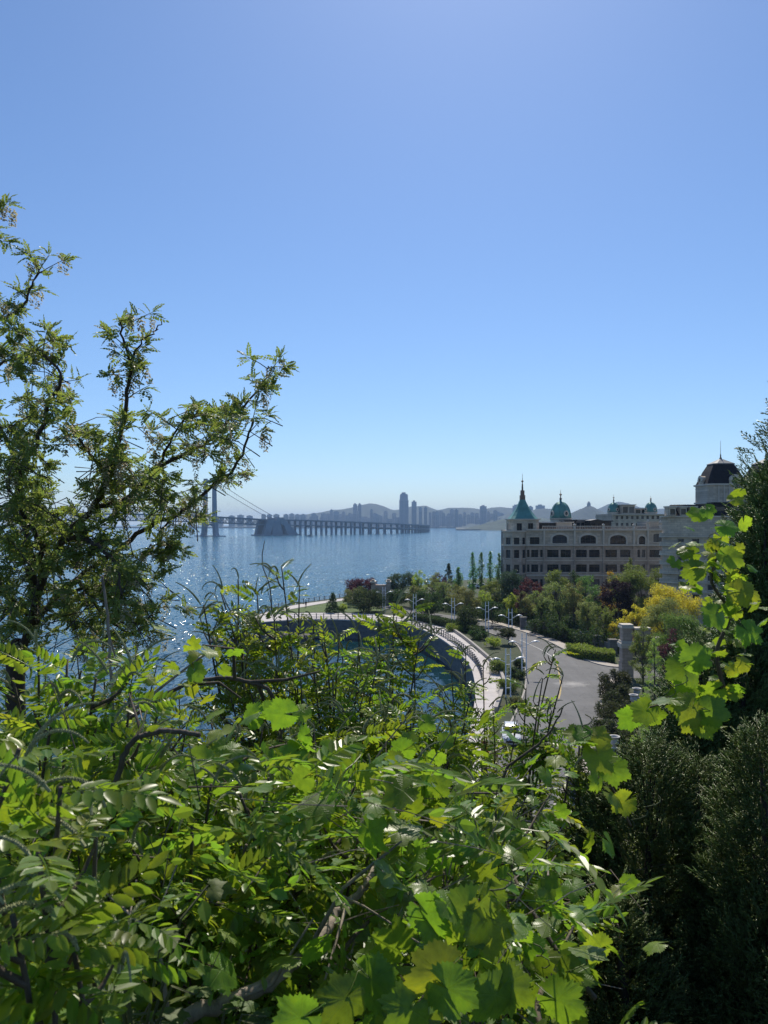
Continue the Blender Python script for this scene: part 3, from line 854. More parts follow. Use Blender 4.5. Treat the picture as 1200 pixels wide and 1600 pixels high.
def wall_rows(mb, u0, u1, zb, zt, rows, M, th=.4):
    """wall of piers and spandrels round the openings. rows: (z0, z1, [(a, b, arch)])"""
    z = zb
    for z0, z1, ws in sorted(rows, key=lambda r: r[0]):
        if z0 > z: mb.box(u0, u1, 0, th, z, z0, M)
        x = u0
        for a, b, ar in ws:
            if a > x: mb.box(x, a, 0, th, z0, z1, M)
            if ar:
                c = (a + b) / 2; hw = (b - a) / 2
                pts = [(a, z1), (b, z1), (b, z1 - ar)] + [(c + hw * math.cos(t_), z1 - ar + ar * .98 * math.sin(t_)) for t_ in np.linspace(0, math.pi, 14)[1:-1]] + [(a, z1 - ar)]
                Mq = Matrix(M) @ Matrix.Translation((0, th, 0)) @ Matrix.Rotation(R(90), 4, 'X')
                mb.prism(pts[::-1], 0, th, M=Mq)
            x = b
        if x < u1: mb.box(x, u1, 0, th, z0, z1, M)
        z = z1
    if z < zt: mb.box(u0, u1, 0, th, z, zt, M)

YB = 190.0
def bx(p): return (p - 600) / F * YB
def bz(p): return EYE - (p - HZ) / F * YB
AB = empty('apartment_building', (0, 0, 0), 'brown stone apartment building with green pyramid turret and arched top windows', 'building')
M0 = Matrix.Translation((0, YB, 0))
low, upp = MB(), MB()
wins = []
def seg(p0, p1, top_row, row2, row3, more=True):
    """one bay of the facade in pixel columns"""
    lo = []
    for (ya, yb) in ((859, 871), (882, 894), (905, 917), (928, 940)):
        src = row2 if ya == 859 else row3
        lo.append((bz(yb), bz(ya), [(bx(a), bx(b), 0) for a, b in src]))
    wall_rows(low, bx(p0), bx(p1), 4.0, bz(851), lo, M0)
    for z0, z1, ws in lo:
        for a, b, _ in ws: wins.append((a, b, z0, z1, 0, 1 if b - a > 1.6 else 0))
    tr_ = []
    for a, b, ya, yb, ar in top_row:
        tr_.append((bz(yb), bz(ya), [(bx(a), bx(b), ar)]))
        wins.append((bx(a), bx(b), bz(yb), bz(ya), ar, 2 if b - a > 15 else 1))
    wall_rows(upp, bx(p0), bx(p1), bz(851), bz(828), tr_, M0)
seg(822, 850, [(828, 843, 841, 853, 0)] if False else [(828, 843, 839.5, 850.5, 0)], [(823.5, 827.5), (830, 841), (844, 848)], [(823.5, 827.5), (830, 841), (844, 848)])
seg(850, 897, [(863, 886, 835.5, 849, .9)], [(855, 873), (876, 892)], [(855, 873), (876, 892)])
seg(897, 942, [(907, 931, 836, 849.5, .9)], [(900, 917), (920.5, 937)], [(900, 917), (920.5, 937)])
seg(942, 990, [(953, 978, 836, 850.5, 1.0)], [(946, 964), (969, 985)], [(946, 964), (969, 985)])
seg(990, 1012, [(998, 1008, 837.5, 850.5, .75)], [(996, 1000), (1003, 1008)], [(996, 1000), (1003, 1008)])
seg(1012, 1050, [(1021, 1034, 834, 847, .25)], [(1015, 1032)], [(1015, 1032)])
low.build('lower_wall', M_st2, AB); upp.build('upper_wall', M_st1, AB)
MB().box(bx(806), bx(1050), YB + .9, YB + 24, 4, bz(829)).build('core', M_dark, AB)
for w_ in wins: window(AB, *w_[:4], M0, w_[4], w_[5])
# arched surrounds standing proud
def arch_trim(a, b, ya, yb, ar):
    c = (bx(a) + bx(b)) / 2; hw = (bx(b) - bx(a)) / 2; z1 = bz(ya) - ar; m = MB()
    A_ = np.linspace(0, math.pi, 14)
    o_ = [(c + (hw + .45) * math.cos(t_), z1 + (ar + .45) * math.sin(t_)) for t_ in A_]; i_ = [(c + hw * math.cos(t_), z1 + ar * math.sin(t_)) for t_ in A_]
    o_ = [(o_[0][0], bz(yb))] + o_ + [(o_[-1][0], bz(yb))]; i_ = [(i_[0][0], bz(yb))] + i_ + [(i_[-1][0], bz(yb))]
    for k in range(len(o_) - 1):
        q_ = [o_[k], o_[k+1], i_[k+1], i_[k]]
        m.add([(x_, YB - .18, z_) for x_, z_ in q_] + [(x_, YB - .003, z_) for x_, z_ in q_], [(0, 1, 2, 3), (0, 4, 5, 1), (1, 5, 6, 2), (2, 6, 7, 3), (3, 7, 4, 0)])
    m.build('arch_surround', M_trim, AB)
for a in ((863, 886, 835.5, 849, .9), (907, 931, 836, 849.5, .9), (953, 978, 836, 850.5, 1.0), (998, 1008, 837.5, 850.5, .75)): arch_trim(*a)
for y0, y1, ex in ((850.8, 853, .45), (826.5, 829, .55), (875, 876.5, .15), (898, 900, .3)):
    MB().box(bx(822.5), bx(1049), YB - ex, YB - .004, bz(y1), bz(y0)).build('cornice', M_trim, AB)
for p in (850, 897.5, 942.5, 990, 1012):
    MB().box(bx(p - 1.3), bx(p + 1.3), YB - .5, YB - .006, bz(850.5), bz(829.3)).build('pilaster', M_trim, AB)
    MB().box(bx(p - 1.0), bx(p + 1.0), YB - .28, YB - .006, 4, bz(853.3)).build('pilaster', M_st2, AB)
# rounded corner bay
def octo(cx, cy_, r, n=8): return [(cx + r * math.cos(2*math.pi*(k+.5)/n - math.pi/2), cy_ + r * math.sin(2*math.pi*(k+.5)/n - math.pi/2)) for k in range(n)]
ocx, ocy, orad = bx(806), YB + 1.6, 3.0
lo_b, up_b = MB(), MB()
fw = 2 * orad * math.sin(math.pi / 8); ap = orad * math.cos(math.pi / 8)
for k in (-2, -1, 0, 1):
    Mf = Matrix.Translation((ocx, ocy, 0)) @ Matrix.Rotation(k * math.pi / 4, 4, 'Z') @ Matrix.Translation((0, -ap, 0))
    rows = [(bz(yb), bz(ya), [(-fw*.28, fw*.28, 0)]) for ya, yb in ((859, 872), (882, 895), (905, 918), (928, 941))]
    wall_rows(lo_b, -fw/2, fw/2, 4, bz(851), rows, Mf, .35)
    r2 = [(bz(852.2+1) if False else bz(850.6), bz(840), [(-fw*.3, fw*.3, 0)])]
    wall_rows(up_b, -fw/2, fw/2, bz(851), bz(830), r2, Mf, .35)
    for z0, z1, ws in rows + r2: window(AB, ws[0][0], ws[0][1], z0, z1, Mf, 0, 0)
lo_b.build('bay_lower_wall', M_st2, AB); up_b.build('bay_upper_wall', M_st1, AB)
MB().prism(octo(ocx, ocy, orad - .45), 4, bz(831)).build('core', M_dark, AB)
for y0, y1, e in ((851, 853, .4), (829, 831, .4)): MB().prism(octo(ocx, ocy, orad + e), bz(y1), bz(y0)).build('cornice', M_trim, AB)
# turret with the concave pyramid roof
tcx, tcy = (818.5-600)/F*(YB+1.9), YB + 3.9
def cham(h, c, cx=0, cy_=0): return [(cx-h+c, cy_-h), (cx+h-c, cy_-h), (cx+h, cy_-h+c), (cx+h, cy_+h-c), (cx+h-c, cy_+h), (cx-h+c, cy_+h), (cx-h, cy_+h-c), (cx-h, cy_-h+c)]
TU = empty('turret', (0, 0, 0)); TU.parent = AB
hw = 3.62
tw = MB(); MF = Matrix.Translation((tcx, tcy - hw, 0))
trw = [(bz(829.3), bz(817.5), [(-2.05, -.75, 0), (.75, 2.05, 0)])]
wall_rows(tw, -hw + .9, hw - .9, bz(831), bz(812.5), trw, MF, .35)
for sgn in (-1, 1):
    Ms = Matrix.Translation((tcx, tcy, 0)) @ Matrix.Rotation(sgn * R(90), 4, 'Z') @ Matrix.Translation((0, -hw, 0))
    wall_rows(tw, -hw + .9, hw - .9, bz(831), bz(812.5), trw, Ms, .35)
    for a, b, _ in trw[0][2]: window(TU, a, b, trw[0][0], trw[0][1], Ms, 0, 0, False)
    Mc = Matrix.Translation((tcx, tcy, 0)) @ Matrix.Rotation(sgn * R(45), 4, 'Z') @ Matrix.Translation((0, -(hw - .45) * math.sqrt(2), 0))
    wall_rows(tw, -.64, .64, bz(831), bz(812.5), [], Mc, .3)
for a, b, _ in trw[0][2]: window(TU, a, b, trw[0][0], trw[0][1], MF, 0, 1, False)
tw.build('turret_wall', M_st1, TU)
MB().prism(cham(hw - .5, .8, tcx, tcy), bz(831), bz(812.6)).build('core', M_dark, TU)
MB().prism(cham(hw + .35, 1.0, tcx, tcy), bz(812.4), bz(810.6)).build('cornice', M_trim, TU)
rf = MB(); prof = [(811, 3.5), (806, 2.85), (800, 2.2), (793, 1.55), (786, 1.0), (780, .62)]
rings = [[(x_, y_, bz(zp)) for x_, y_ in cham(h_, h_ * .28, tcx, tcy)] for zp, h_ in prof]
V = [p for r_ in rings for p in r_]
rf.add(V, [(8*i+k, 8*i+(k+1) % 8, 8*i+8+(k+1) % 8, 8*i+8+k) for i in range(5) for k in range(8)] + [tuple(range(40, 48))])
rf.build('roof', M_green, TU)
sp_ = MB().box(tcx-.62, tcx+.62, tcy-.62, tcy+.62, bz(780.5), bz(773)).box(tcx-.45, tcx+.45, tcy-.45, tcy+.45, bz(773), bz(765.2)).lathe([(.24, bz(765.5)), (.18, bz(755)), (.1, bz(754.5)), (.1, bz(752.5)), (.3, bz(751.2)), (.3, bz(750)), (.07, bz(749)), (.03, bz(738))], 8, (tcx, tcy, 0))
sp_.build('spire', M_spire, TU)

def dome(par, cx, cy_, z0, r, h, tip, label_name='dome', lucarnes=True):
    """ribbed onion dome on a drum with a finial"""
    D = empty(label_name, (0, 0, 0)); D.parent = par
    MB().lathe([(r*1.02, z0 - r*.55), (r*1.02, z0 - .1), (r*1.12, z0), (r*1.12, z0+.25)], 16, (cx, cy_, 0)).build('drum', M_trim, D)
    pr = [(r * math.cos(a) ** .85, z0 + .25 + h * math.sin(a)) for a in np.linspace(0, 1.45, 9)]
    MB().lathe(pr + [(.12*r, z0 + h + .35), (.1*r, z0 + h + .9)], 16, (cx, cy_, 0)).build('shell', M_green, D, True)
    rb = MB()
    for k in range(8):
        a = 2*math.pi*(k+.5)/8
        rb.tube([(cx + rr_*1.015*math.cos(a), cy_ + rr_*1.015*math.sin(a), z_) for rr_, z_ in pr], .045 * r, 4)
    rb.build('rib', M_green, D)
    zt = z0 + h
    MB().lathe([(.13*r, zt+.3), (.08*r, zt+.9), (.17*r, zt+1.1), (.06*r, zt+1.4), (.05*r, zt + (tip-zt)*.55), (.13*r, zt + (tip-zt)*.6), (.13*r, zt+(tip-zt)*.66), (.03*r, zt+(tip-zt)*.7), (.012*r, tip)], 8, (cx, cy_, 0)).build('finial', M_spire, D)
    if lucarnes:
        for k in (-1, 0, 1, 2):
            a = -math.pi/2 + k * math.pi / 2 + .35
            Ml = Matrix.Translation((cx, cy_, z0 + h*.34)) @ Matrix.Rotation(a + math.pi/2, 4, 'Z') @ Matrix.Translation((0, -r*1.0, 0)) @ Matrix.Rotation(R(90), 4, 'X')
            m = MB(); A_ = np.linspace(0, 2*math.pi, 14, endpoint=False)
            V = [(r*.26*math.cos(t_), r*.3*math.sin(t_), z_) for z_ in (-.3, .12) for t_ in A_] + [(r*.15*math.cos(t_), r*.19*math.sin(t_), .12) for t_ in A_]
            m.add(xf(np.array(V), Ml), [(i, (i+1) % 14, 14+(i+1) % 14, 14+i) for i in range(14)] + [(14+i, 14+(i+1) % 14, 28+(i+1) % 14, 28+i) for i in range(14)])
            lu = m.build('lucarne', M_trim, D)
            MB().add(xf(np.array([(r*.15*math.cos(t_), r*.19*math.sin(t_), .08) for t_ in A_]), Ml), [tuple(range(14))]).build('pane', M_glass, lu)
    return D
c = W(876, 811, 206); dome(AB, c.x, 206, c.z, 2.65, 4.3, W(876, 765, 206).z)
# roof terraces
def penthouse(par, p0, p1, y0, y1, Y, dep, mat, roof=None, nwin=3, name='penthouse', over=.4):
    x0, x1 = (p0-600)/F*Y, (p1-600)/F*Y; z0 = EYE-(y1-HZ)/F*Y; z1 = EYE-(y0-HZ)/F*Y
    P = empty(name, (0, 0, 0)); P.parent = par
    m = MB(); Mp = Matrix.Translation((0, Y, 0))
    n = nwin; wdt = (x1-x0)/max(n, 1)
    ws = [(x0+wdt*(k+.12), x0+wdt*(k+.88), 0) for k in range(n)]
    rows = [(z0+(z1-z0)*.12, z0+(z1-z0)*.82, ws)] if n else []
    wall_rows(m, x0, x1, z0, z1, rows, Mp, .3)
    m.box(x0, x1, Y+.55, Y+dep, z0, z1)
    m.build('wall', mat, P)
    for a, b, _ in ws if n else []: window(P, a, b, rows[0][0], rows[0][1], Mp, 0, 0, False, False, .2)
    MB().box(x0-over, x1+over, Y-over, Y+dep+over, z1+.003, z1+.28).build('roof', roof or M_trim, P)
    return P
penthouse(AB, 842, 871, 817, 828, 193, 6, M_dark, M_litcap, 4)
penthouse(AB, 870, 894, 817, 827, 192, 5, M_trim, M_trim, 0)
penthouse(AB, 883, 899, 814, 828, 196, 5, M_dark, M_dark, 2)
penthouse(AB, 900, 921, 813.5, 829, 200, 6, M_st2, M_st2, 3)
PV = penthouse(AB, 922, 942, 815, 828, 193, 5, M_dark, M_dark, 2, 'pavilion')
x0, x1 = (921-600)/F*193, (943-600)/F*193
Mq = Matrix.Translation((0, 198.5, 0)) @ Matrix.Rotation(R(90), 4, 'X')
MB().prism([(x0, bz(815.5)+.32), (x1, bz(815.5)+.32), ((x0+x1)/2, bz(811))], 0, 6, M=Mq).build('gable', M_dark, PV)
penthouse(AB, 943, 955, 815, 828, 194, 4, M_dark, M_dark, 1)
bal = MB(); balr = random.Random(3)
for p in np.arange(848, 1012, 2.6):
    bal.box(bx(p)-.09, bx(p)+.09, YB+.1, YB+.28, bz(826.4), bz(822.8))
bo = bal.build('baluster', M_st2, AB); bo['kind'] = 'stuff'
MB().box(bx(848), bx(1012), YB+.05, YB+.33, bz(822.7), bz(821.7)).build('balustrade_rail', M_trim, AB)
for p, h_ in ((897.5, 5), (942.5, 5), (990, 5), (1012, 9), (1032, 8)):
    MB().lathe([(.35, bz(826.4)), (.35, bz(826.4)+h_*.1), (.2, bz(826.4)+h_*.12), (.4, bz(826.4)+h_*.2), (.1, bz(826.4)+h_*.27)], 8, (bx(p), YB-.1, 0)).build('roof_urn', M_trim, AB)
MB().box(bx(1012), bx(1050), YB+1, YB+8, bz(829)+.01, bz(815)).build('upper_block', M_st1, AB)

# second building behind with two small domes
BB = empty('apartment_building', (0, 0, 0), 'stone building further back with two small green domes on its roof', 'building')
Y2 = 250.0
def q2(p): return (p-600)/F*Y2
def z2(p): return EYE-(p-HZ)/F*Y2
M2 = Matrix.Translation((0, Y2, 0)); m = MB()
rows = [(z2(b), z2(a), [(q2(c_-2), q2(c_+2), 0) for c_ in np.arange(964, 1040, 8)]) for a, b in ((806, 811), (817, 823), (835, 842), (853, 860))]
wall_rows(m, q2(957), q2(1046), 4, z2(803), rows, M2)
m.build('wall', M_st1, BB)
for r_ in rows:
    for a, b, _ in r_[2]: window(BB, a, b, r_[0], r_[1], M2, 0, 0, False)
MB().box(q2(957), q2(1046), Y2+.8, Y2+20, 4, z2(803)).build('core', M_st2, BB)
MB().box(q2(956), q2(1047), Y2-.5, Y2-.004, z2(804.5), z2(803)).build('cornice', M_trim, BB)
penthouse(BB, 972, 992, 789.5, 803, Y2+2, 8, M_st1, M_trim, 2)
penthouse(BB, 992.6, 1020, 795, 803, Y2+4, 8, M_trim, M_litcap, 3)
for px in (967.5, 1021):
    dome(BB, q2(px), Y2+6 if px < 1000 else Y2+2.5, z2(801), 1.95, 3.1, z2(771 if px < 1000 else 774))

# nearer building with curved balconies and slate mansard towers
NB = empty('apartment_building', (0, 0, 0), 'tall stone building with curved balconies and slate mansard towers on the right', 'building')
Y3 = 140.0
def q3(p): return (p-600)/F*Y3
def z3(p): return EYE-(p-HZ)/F*Y3
def curved(p0, rad, z0, z1, grow=0.0, y=0.0):
    x0 = q3(p0); P = [(x0 - grow + rad - rad*math.cos(a), Y3 + y - grow + rad - rad*math.sin(a)) for a in np.linspace(0, math.pi/2, 9)]
    return P + [(q3(1260), Y3 + y - grow), (q3(1260), Y3+22), (x0-grow+12, Y3+22)]
MB().prism(curved(1044, 3.0, 0, 0), 4, z3(806)).build('wall', M_st1, NB)
for yt in (838, 852, 866.5, 881, 895.5, 910, 925, 940):
    MB().prism(curved(1042, 3.4, 0, 0, .35), z3(yt+1.6), z3(yt)).build('balcony_slab', M_trim, NB)
    MB().prism(curved(1042, 3.4, 0, 0, .25)[:9] + [(q3(1075), Y3-.25), (q3(1075), Y3+.1), (q3(1043)+1.4, Y3+3.4)], z3(yt)+.004, z3(yt-5.2)).build('balcony_parapet', M_st1, NB)
M3 = Matrix.Translation((0, Y3 - .33, 0))
for yt in (838, 852, 866.5, 881, 895.5, 910, 925):
    for a, b in ((1060, 1068), (1082, 1092), (1106, 1118), (1128, 1140)):
        window(NB, q3(a), q3(b), z3(yt+12), z3(yt+4), M3, 0, 1)
    pass
MB().prism(curved(1042, 3.2, 0, 0, .3), z3(808), z3(806)).build('cornice', M_trim, NB)
# mansard storey
mr = MB(); a = curved(1046, 2.5, 0, 0); b_ = [(x_ + (1.6 if k < 9 else 0), y_ + 1.6) for k, (x_, y_) in enumerate(a)]
n_ = len(a)
mr.add([(x_, y_, z3(805.9)) for x_, y_ in a] + [(x_, y_, z3(788)) for x_, y_ in b_], [(k, (k+1) % n_, n_+(k+1) % n_, n_+k) for k in range(n_)] + [tuple(range(n_, 2*n_))])
mr.build('mansard_roof', M_slate, NB)
for p in (1051, 1068, 1084):
    d = penthouse(NB, p - 5, p + 5, 793, 805.7, Y3 - .2, 2.5, M_st1, M_trim, 1, 'dormer', .15)
M_cap = solid('lead_cap', (0.16, 0.165, 0.175), .6, var=.1)
def mtower(px, Yt, name='mansard_tower'):
    T = empty(name, (0, 0, 0)); T.parent = NB
    s = Yt / F; cx = (px-600)*(s*1.018); zz = lambda p: EYE-(p-HZ)*s
    h = 31 * s; cyy = Yt + h
    MB().prism(cham(h, h*.25, cx, cyy), z3(806), zz(757.5)).build('tower_wall', M_st1, T)
    for ya, yb, e in ((784, 786.5, .25), (755.5, 758, .3)): MB().prism(cham(h + e, h*.27, cx, cyy), zz(yb), zz(ya)).build('cornice', M_trim, T)
    for k in range(-2, 3):
        MB().box(cx + k*h*.27 - .1, cx + k*h*.27 + .1, Yt - .14, Yt - .004, zz(783.8), zz(758.2)).build('pilaster', M_trim, T)
    pr = [(755.6, 1.0), (745, .86), (735, .72), (724, .53)]
    V = [(x_, y_, zz(yp)) for yp, k in pr for x_, y_ in cham(h*k, h*k*.25, cx, cyy)]
    MB().add(V, [(8*i+k, 8*i+(k+1) % 8, 8*i+8+(k+1) % 8, 8*i+8+k) for i in range(3) for k in range(8)]).build('mansard_roof', M_slate, T)
    V = [(x_, y_, zz(yp)) for yp, k in ((724, .55), (722.5, .55), (715, .1)) for x_, y_ in cham(h*k, h*k*.25, cx, cyy)]
    MB().add(V, [(8*i+k, 8*i+(k+1) % 8, 8*i+8+(k+1) % 8, 8*i+8+k) for i in range(2) for k in range(8)] + [tuple(range(16, 24))]).build('roof_cap', M_cap, T)
    MB().lathe([(.32, zz(716)), (.25, zz(713)), (.14, zz(712)), (.12, zz(708)), (.05, zz(706)), (.025, zz(685))], 8, (cx, cyy, 0)).build('finial', M_spire, T)
    for k in range(-1, 3):                                # arched dormers
        Md = Matrix.Translation((cx, cyy, 0)) @ Matrix.Rotation(k*math.pi/2 + (0.0), 4, 'Z') @ Matrix.Translation((h*.27 if k == 0 else 0, -h*1.0, 0))
        w_, zb_, zt_ = 8.2*s, zz(757), zz(743)
        A_ = np.linspace(0, math.pi, 12)
        def arcp(r_, z_): return [(r_*math.cos(t_), z_ + r_*math.sin(t_)) for t_ in A_]
        zs_ = zt_ - w_*.9
        P = [(w_, zb_)] + arcp(w_, zs_) + [(-w_, zb_)]
        Mq = Md @ Matrix.Translation((0, h*.45, 0)) @ Matrix.Rotation(R(90), 4, 'X')
        dm = MB().prism(P, 0, h*.45 + .12, M=Mq).build('dormer', M_st1, T)
        P2 = [(w_*.55, zb_+.25)] + arcp(w_*.55, zs_) + [(-w_*.55, zb_+.25)]
        MB().add(xf(np.array([(x_, -.15, z_) for x_, z_ in P2]), Md), [tuple(range(len(P2)))]).build('pane', M_glass, dm)
        P3_ = MB()
        for q_ in range(11):
            a0, a1 = A_[q_], A_[q_+1]
            P3_.add(xf(np.array([(w_*k_*math.cos(a_), y_, zs_+w_*k_*math.sin(a_)) for y_ in (-.3, -.122) for k_, a_ in ((1.12, a0), (1.12, a1), (.6, a1), (.6, a0))]), Md), [(0, 1, 2, 3), (0, 4, 5, 1), (1, 5, 6, 2), (2, 6, 7, 3), (3, 7, 4, 0)])
        P3_.build('arch_trim', M_trim, dm)
    return T
mtower(1130, 146); mtower(1201, 146)
penthouse(NB, 1116, 1160, 787, 812, Y3+.5, 3, M_slate, M_slate, 2, 'lower_mansard', .1)
# ------------------------------------------------------------------ trees and planting of the promontory
M_bark = bark_mat('bark', (0.10, 0.08, 0.06))
def lm(name, base, trans, **k): return leaf_mat(name, base, trans, rough=k.pop('rough', .55), **k)
LM = {
 'willow': lm('leaf_willow_green', (0.194, 0.225, 0.081), (0.325, 0.375, 0.100)),
 'mid': lm('leaf_mid_green', (0.131, 0.181, 0.050), (0.250, 0.338, 0.062)),
 'lime': lm('leaf_lime_green', (0.201, 0.278, 0.050), (0.488, 0.610, 0.073)),
 'yellow': lm('leaf_golden', (0.443, 0.354, 0.044), (0.815, 0.643, 0.064)),
 'dark': lm('leaf_dark_green', (0.041, 0.075, 0.026), (0.064, 0.109, 0.022)),
 'blue': lm('leaf_blue_green', (0.056, 0.103, 0.065), (0.073, 0.135, 0.055)),
 'olive': lm('leaf_olive', (0.139, 0.164, 0.064), (0.244, 0.269, 0.073)),
 'purple': lm('leaf_purple', (0.085, 0.034, 0.041), (0.128, 0.036, 0.046)),
 'plum': lm('leaf_dark_plum', (0.041, 0.023, 0.034), (0.036, 0.014, 0.022)),
 'poplar': lm('leaf_poplar', (0.101, 0.189, 0.064), (0.195, 0.366, 0.073)),
 'pine': lm('needle_pine', (0.065, 0.075, 0.034), (0.064, 0.083, 0.025)),
 'larch': lm('needle_larch', (0.226, 0.289, 0.064), (0.439, 0.536, 0.086)),
 'hedge': lm('leaf_hedge', (0.177, 0.289, 0.045), (0.318, 0.463, 0.061)),
}
# leaf clump: a few small leaves in one template
def clump_tpl(seed, k=5, w=.5, spread=.8):
    rg = np.random.RandomState(seed); V = []; T = []
    for i in range(k):
        c = rg.randn(3) * spread * .5
        a = rg.randn(3); a /= np.linalg.norm(a); b = np.cross(a, rg.randn(3)); b /= np.linalg.norm(b)
        L = rg.uniform(.7, 1.2) * .5
        n0 = len(V)
        V += [c - a*L, c + b*L*w, c + a*L, c - b*L*w]
        T += [(n0, n0+1, n0+2), (n0, n0+2, n0+3)]
    return np.array(V), np.array(T), None
CL = [clump_tpl(i) for i in range(3)]
CLN = [clump_tpl(i + 10, 7, .13, .5) for i in range(3)]      # needles
def rnd_frames(P, size, rg):
    k = len(P)
    return frames(P, rg.randn(k, 3), rg.randn(k, 3), size * rg.uniform(.7, 1.3, k))

def tree(px, Y, top, w, shape, mat, label, group=None, name='tree', z0=4.0, seed=None, leaf=None, dens=1.0, cat='tree', low=.12):
    """trunk, limbs and a crown of leaf clumps gathered at the limb tips"""
    seed = seed if seed is not None else int(px * 7 + Y * 3 + top)
    rg = np.random.RandomState(seed % 100000)
    s = Y / F; H = EYE - (top - HZ) * s - z0; r = w * s / 2 * (1.15 if shape in ('loose', 'round') else 1.05)
    X = (px - 600) * s
    T = empty(name, (X, Y, z0), label, cat, group)
    tips = []; tr = MB()
    if shape in ('round', 'loose', 'bush'):
        nt = {'round': 44, 'loose': 44, 'bush': 30}[shape]
        zc = H * ({'round': .58, 'loose': .56, 'bush': .5}[shape]); rz = H - zc
        for i in range(nt):
            d = rg.randn(3); d /= np.linalg.norm(d); k = rg.uniform(.35, 1) ** .5
            if shape == 'loose': k = rg.uniform(.25, .95)
            p = np.array([d[0]*r*k, d[1]*r*k, zc + d[2]*(rz if d[2] > 0 else (zc - H*low))*k*.96])
            tips.append((p, r * ({'round': .25, 'loose': .19, 'bush': .30}[shape]) * rg.uniform(.7, 1.25)))
    elif shape == 'column':
        nt = 34
        for i in range(nt):
            t = (i + .5) / nt; a = rg.rand() * 6.28; e = math.sin(math.pi * min(1, t * .9 + .12)) ** .7
            tips.append((np.array([r*.75*e*math.cos(a)*rg.uniform(.2, 1), r*.75*e*math.sin(a)*rg.uniform(.2, 1), H*(low + (1-low)*t*.97)]), r*.42*e*rg.uniform(.7, 1.2)))
    elif shape == 'cone':
        nt = 46
        for i in range(nt):
            t = (i / nt); a = i * 2.4 + rg.rand(); rad = r * (1 - t) ** .8 * rg.uniform(.45, .95)
            tips.append((np.array([rad*math.cos(a), rad*math.sin(a), H*(low + (1-low)*t)]), max(r*.28*(1-t), r*.09)*rg.uniform(.8, 1.2)))
    elif shape == 'cloud':                                     # flat layered pine
        for i in range(9):
            a = rg.rand()*6.28; t = rg.uniform(.55, 1); rad = r*rg.uniform(.1, .8)*(1.25-t*.5)
            for j in range(4): tips.append((np.array([rad*math.cos(a)+rg.randn()*r*.2, rad*math.sin(a)+rg.randn()*r*.2, H*t + rg.randn()*.08]), r*.24))
    ends = tips if shape not in ('column', 'cone') else []
    tr.tube(smooth_path([(0, 0, -.3), (rg.randn()*.1, rg.randn()*.1, H*.3), (rg.randn()*.15, rg.randn()*.15, H*.62), (0, 0, H*(.8 if ends else .96))], 9), np.linspace(max(.09, H*.017), .03, 9), 6)
    tr.build('trunk', M_bark, T, True)
    br = MB()
    for p, q in (ends[::2] if ends else tips[::4]):
        h0 = min(p[2]*.55, H*.5) if ends else max(.3, p[2] - .4*q)
        br.tube([(0, 0, h0), p*np.array([.5, .5, 1])*.0 + np.array([p[0]*.45, p[1]*.45, (h0+p[2])/2 + .1]), p], [max(.05, H*.008), .035, .015], 4, False)
    if br.v: o_ = br.build('branches', M_bark, T, True)
    size = leaf or max(.15, min(.36, 1.8 * s))
    area = 0; Ps = []
    for p, q in tips:
        n_ = int(np.clip(dens * 24 * (q / size) ** 1.9 / 4.0, 12, 320))
        d = rg.randn(n_, 3)
        d = d / np.linalg.norm(d, axis=1, keepdims=True) * (rg.rand(n_, 1) ** .45)
        d[:, 2] *= .38 if shape == 'cloud' else .8
        if shape == 'column': d[:, 2] *= 1.8
        Ps.append(p + d * q * 1.15)
    P = np.concatenate(Ps); P = P[P[:, 2] > .12]
    mb = MB(); tp = CLN if mat in ('pine', 'larch') else CL
    idx = rg.randint(0, 3, len(P))
    for k in range(3):
        mb.inst(tp[k], rnd_frames(P[idx == k], size * (1.7 if mat in ('pine', 'larch') else 1.0), rg))
    o = mb.build('crown', LM[mat], T); o['kind'] = 'stuff'
    return T

def Yb(py, z=4.0): return (EYE - z) * F / (py - HZ)
# the far tip
tree(520, Yb(957), 927, 26, 'cone', 'dark', 'dark juniper alone on the lawn tip, leftmost bush of the promontory', low=.02, cat='bush', dens=1.5)
tree(565, Yb(942), 903, 46, 'round', 'purple', 'purple leaved tree behind the twin lamps near the tan gate')
tree(556, Yb(948), 917, 34, 'bush', 'olive', 'olive green rounded bush below the purple tree by the lawn', cat='bush')
tree(577, Yb(956), 922, 52, 'bush', 'dark', 'broad dark bush in front of the purple tree at the end of the lawn', cat='bush')
tree(534, Yb(956), 944, 14, 'bush', 'lime', 'small bright bush at the foot of the lawn juniper', cat='bush')
tree(627, Yb(934), 893, 36, 'round', 'blue', 'round blue green tree beside the tan gate, against the sea', low=.3)
tree(622, Yb(948), 918, 34, 'bush', 'dark', 'dark bush under the round blue green tree', cat='bush')
tree(653, Yb(940), 888, 26, 'loose', 'lime', 'tall thin lime green tree against the sea right of the blue green tree')
tree(677, Yb(936), 893, 26, 'loose', 'willow', 'thin grey green tree against the sea left of the dark spruce')
tree(686, Yb(933), 897, 20, 'round', 'purple', 'small purple leaved tree left of the dark spruce')
tree(701, Yb(930), 881, 22, 'cone', 'dark', 'dark pointed spruce standing against the sea')
tree(716, Yb(932), 886, 18, 'column', 'poplar', 'single green poplar just right of the dark spruce')
tree(693, Yb(950), 899, 30, 'loose', 'willow', 'pale green loose tree in front of the dark spruce')
for px, tp, w, a in ((738, 862, 17, 'leftmost and broadest'), (752, 861, 14, 'second and thinnest'), (766, 860, 14, 'third and tallest'), (780, 863, 17, 'fourth, nearest to the building,')):
    tree(px, 215, tp, w, 'column', 'poplar', a + ' of the four poplars in a row beside the turret building', 'poplars beside the turret building', 'poplar_tree')
tree(800, 178, 889, 44, 'round', 'blue', 'dark blue green tree at the corner of the turret building')
